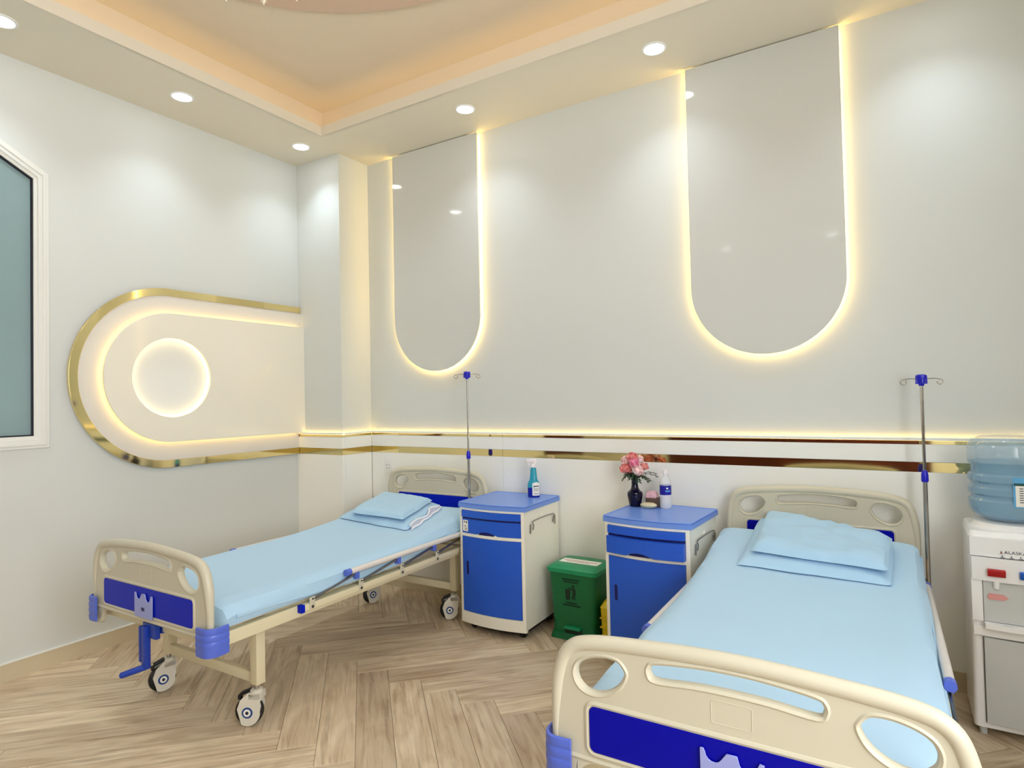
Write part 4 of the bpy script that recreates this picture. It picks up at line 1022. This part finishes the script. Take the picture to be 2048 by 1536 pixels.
for z, h_ in ((0.066, 0.006), (0.054, 0.002), (0.047, 0.002), (0.040, 0.002), (0.022, 0.003)):
    A_ = []; B_ = []
    for i in range(6):
        a_ = math.radians(-88 + 55 * i / 5); A_.append((0.0392 * math.cos(a_), 0.0392 * 0.64 * math.sin(a_), z)); B_.append((0.0392 * math.cos(a_), 0.0392 * 0.64 * math.sin(a_), z + h_))
    g.quadstrip(A_, B_)
g.ob('label_print', 'inkdark', lbo)
g = G(); g.lathe([(0.0005, 0.184), (0.0165, 0.184), (0.0165, 0.204), (0.012, 0.208), (0.0005, 0.208)], seg=20)
g.box((-0.006, 0, 0.226), (0.052, 0.020, 0.022), bev=0.005); g.box((0.012, 0, 0.214), (0.020, 0.018, 0.024), bev=0.004); g.box((-0.036, 0, 0.228), (0.014, 0.013, 0.013), bev=0.002)
g.box((-0.024, 0, 0.206), (0.006, 0.012, 0.034), Matrix.Rotation(0.35, 3, 'Y'), 0.002); g.ob('trigger_head', 'capwhite', sp)

# vase with flowers
vs_o = empty('flower_vase', (2.638, -0.190, TZ), label='dark navy vase holding the pink flower bunch on the right cabinet', cat='vase')
G().lathe([(0.0005, 0), (0.030, 0), (0.033, 0.010), (0.040, 0.045), (0.043, 0.065), (0.041, 0.078), (0.028, 0.088), (0.021, 0.100), (0.018, 0.118), (0.0175, 0.138), (0.020, 0.150), (0.018, 0.150), (0.0155, 0.138), (0.0005, 0.120)], seg=32).ob('body', 'vase', vs_o)
bq = empty('flower_bunch', (2.638, -0.190, TZ + 0.13), label='bunch of pink and salmon artificial carnations standing in the navy vase', cat='flowers')
rng = random.Random(3)
def blossom(c, r, mt):
    g = G(); 
    for k in range(64):
        a_ = rng.uniform(0, 2 * PI); e = math.asin(rng.uniform(-0.75, 1)); n_ = Vector((math.cos(a_) * math.cos(e), math.sin(a_) * math.cos(e), math.sin(e)))
        u = n_.cross(Vector((rng.uniform(-1, 1), rng.uniform(-1, 1), rng.uniform(-1, 1)))).normalized(); v = n_.cross(u)
        R = r * rng.uniform(0.86, 1.06); s_ = r * 0.30
        p0 = Vector(c) + n_ * R * 0.45
        vs2 = [g.b.verts.new(p) for p in (p0, Vector(c) + n_ * R * 0.85 - u * s_, Vector(c) + n_ * R + v * s_ * 0.3, Vector(c) + n_ * R * 0.85 + u * s_)]
        g.b.faces.new(vs2)
    r_ = bmesh.ops.create_icosphere(g.b, subdivisions=2, radius=r * 0.72); 
    for v in r_['verts']: v.co = v.co + Vector(c)
    g.ob('blossom', mt, bq, smooth=False)
S3 = [((-0.004, -0.01, 0.142), 0.032, 'petal_salmon'), ((-0.050, 0.0, 0.122), 0.030, 'petal_pale'), ((0.026, 0.006, 0.128), 0.028, 'petal_pale'), ((0.010, -0.022, 0.112), 0.032, 'petal_pink'), ((-0.045, -0.012, 0.078), 0.036, 'petal_salmon'), ((0.028, -0.024, 0.066), 0.036, 'petal_pale'), ((0.056, 0.008, 0.090), 0.026, 'petal_rose'), ((-0.015, 0.02, 0.10), 0.03, 'petal_rose')]
for c, r, mt in S3:
    blossom(c, r, mt)
    G().tube(smooth_open([(c[0] * 0.05, c[1] * 0.05, -0.05), (c[0] * 0.25, c[1] * 0.25, 0.02), (c[0] * 0.9, c[1] * 0.9, c[2] - r * 0.6)], 4), 0.0016, 6).ob('flower_stem', 'leaf', bq)
for k in range(16):
    a_ = [0.1, -0.2, 0.35, 3.0, 2.7, -2.6, -0.9, -1.6, 1.4, -1.2, -2.0, 0.0, -0.5, 3.4, 2.2, -3.0][k]; ln_ = [0.13, 0.10, 0.12, 0.07, 0.06, 0.07, 0.07, 0.06, 0.06, 0.055, 0.06, 0.08, 0.075, 0.055, 0.05, 0.06][k]; zt_ = [0.048, 0.028, 0.06, 0.03, 0.045, 0.025, 0.02, 0.035, 0.04, 0.055, 0.05, 0.018, 0.045, 0.05, 0.04, 0.055][k]
    g = G(); dx_, dy_ = math.cos(a_), math.sin(a_)
    P0 = Vector((dx_ * 0.008, dy_ * 0.008, 0.022)); P1 = Vector((dx_ * ln_, dy_ * ln_, zt_ - 0.01)); Pm = (P0 + P1) / 2 + Vector((0, 0, 0.022))
    pts = smooth_open([tuple(P0), tuple(Pm), tuple(P1)], 7)
    g.tube(pts, 0.0011, 5)
    for i in range(2, len(pts) - 1):
        p = Vector(pts[i]); tt = (Vector(pts[min(i + 1, len(pts) - 1)]) - Vector(pts[i - 1])).normalized(); sd = tt.cross(Vector((0, 0, 1))).normalized()
        for s_ in (-1, 1):
            q = p + sd * s_ * 0.017 + tt * 0.010 + Vector((0, 0, 0.003 * (i % 3) - 0.004)); md_ = (p + q) / 2
            g.b.faces.new([g.b.verts.new(x) for x in (p, md_ - tt * 0.0055, q, md_ + tt * 0.0055)])
    g.ob('leaf_spray', 'leaf', bq, smooth=False)
# packets and stone
so = G(); so.lathe([(0.0005, 0.0), (0.024, 0.001), (0.040, 0.008), (0.047, 0.015), (0.044, 0.022), (0.030, 0.029), (0.0005, 0.031)], seg=28, sy=0.55)
so.ob('soap_bar', 'soap', label='cream oval soap bar in front of the vase', cat='soap', loc=(2.725, -0.222, TZ)).rotation_euler = (0, 0, 0.05)
bx = G().box((0, 0, 0.026), (0.085, 0.045, 0.052), bev=0.004)
bo = bx.ob('small_packet', 'brownbox', label='small brown and pink packet between the vase and the water bottle', cat='packet', loc=(2.735, -0.158, TZ)); bo.rotation_euler = (0, 0, 0.1)
g = cushion([(-0.043, -0.026), (0.020, -0.026), (0.030, 0.022), (-0.043, 0.022)], lambda x, y: 0.045, 0.040, 3.0, wr=0.006, n=16)
g.ob('pink_wrapping', 'pinkwrap', bo, label='crumpled pink wrapping')
# small water bottle
wb = empty('drinking_bottle', (2.812, -0.192, TZ), math.radians(10), label='small clear plastic drinking bottle with a blue label, right of the vase', cat='bottle')
G().lathe([(0.0005, 0.0), (0.024, 0.0), (0.0315, 0.008), (0.0315, 0.070), (0.0300, 0.074), (0.0300, 0.128), (0.0315, 0.132), (0.0305, 0.142), (0.022, 0.160), (0.0155, 0.170), (0.0125, 0.176), (0.0125, 0.190), (0.0005, 0.190)], seg=32).ob('body', 'pet', wb)
G().lathe([(0.0005, 0.188), (0.0145, 0.188), (0.0145, 0.204), (0.012, 0.206), (0.0005, 0.206)], seg=20).ob('cap', 'capwhite', wb)
lb = G().lathe([(0.0312, 0.076), (0.0312, 0.126)], seg=32, cap=False).ob('label', 'labelblue', wb, label='royal blue label with pale mark')
wrap(0.0317, -85, -35, 0.094, 0.101, 'skyblue', 'label_print', lb, n=6); wrap(0.0317, -75, -55, 0.108, 0.116, 'paper', 'label_mark', lb, n=4)

# ------------------------------------------------------------------ wall socket beside the left bed head
sk = empty('wall_socket', (0.655, -WT, 0.888), label='white double wall socket beside the head of the left bed', cat='socket')
G().box((0, -0.004, 0), (0.072, 0.008, 0.118), bev=0.003).ob('plate', 'white', sk)
g = G()
for x in (-0.012, 0.012):
    for z in (0.006, -0.016): g.lathe([(0.0005, 0), (0.0036, 0), (0.0036, 0.001), (0.0005, 0.001)], (x, -0.0088, z), 10, 'Y')
g.ob('socket_holes', 'inkdark', sk)
G().box((0, -0.0085, 0.038), (0.020, 0.003, 0.014), bev=0.001).ob('switch', 'white', sk)
# faint wires behind the right bed head left out
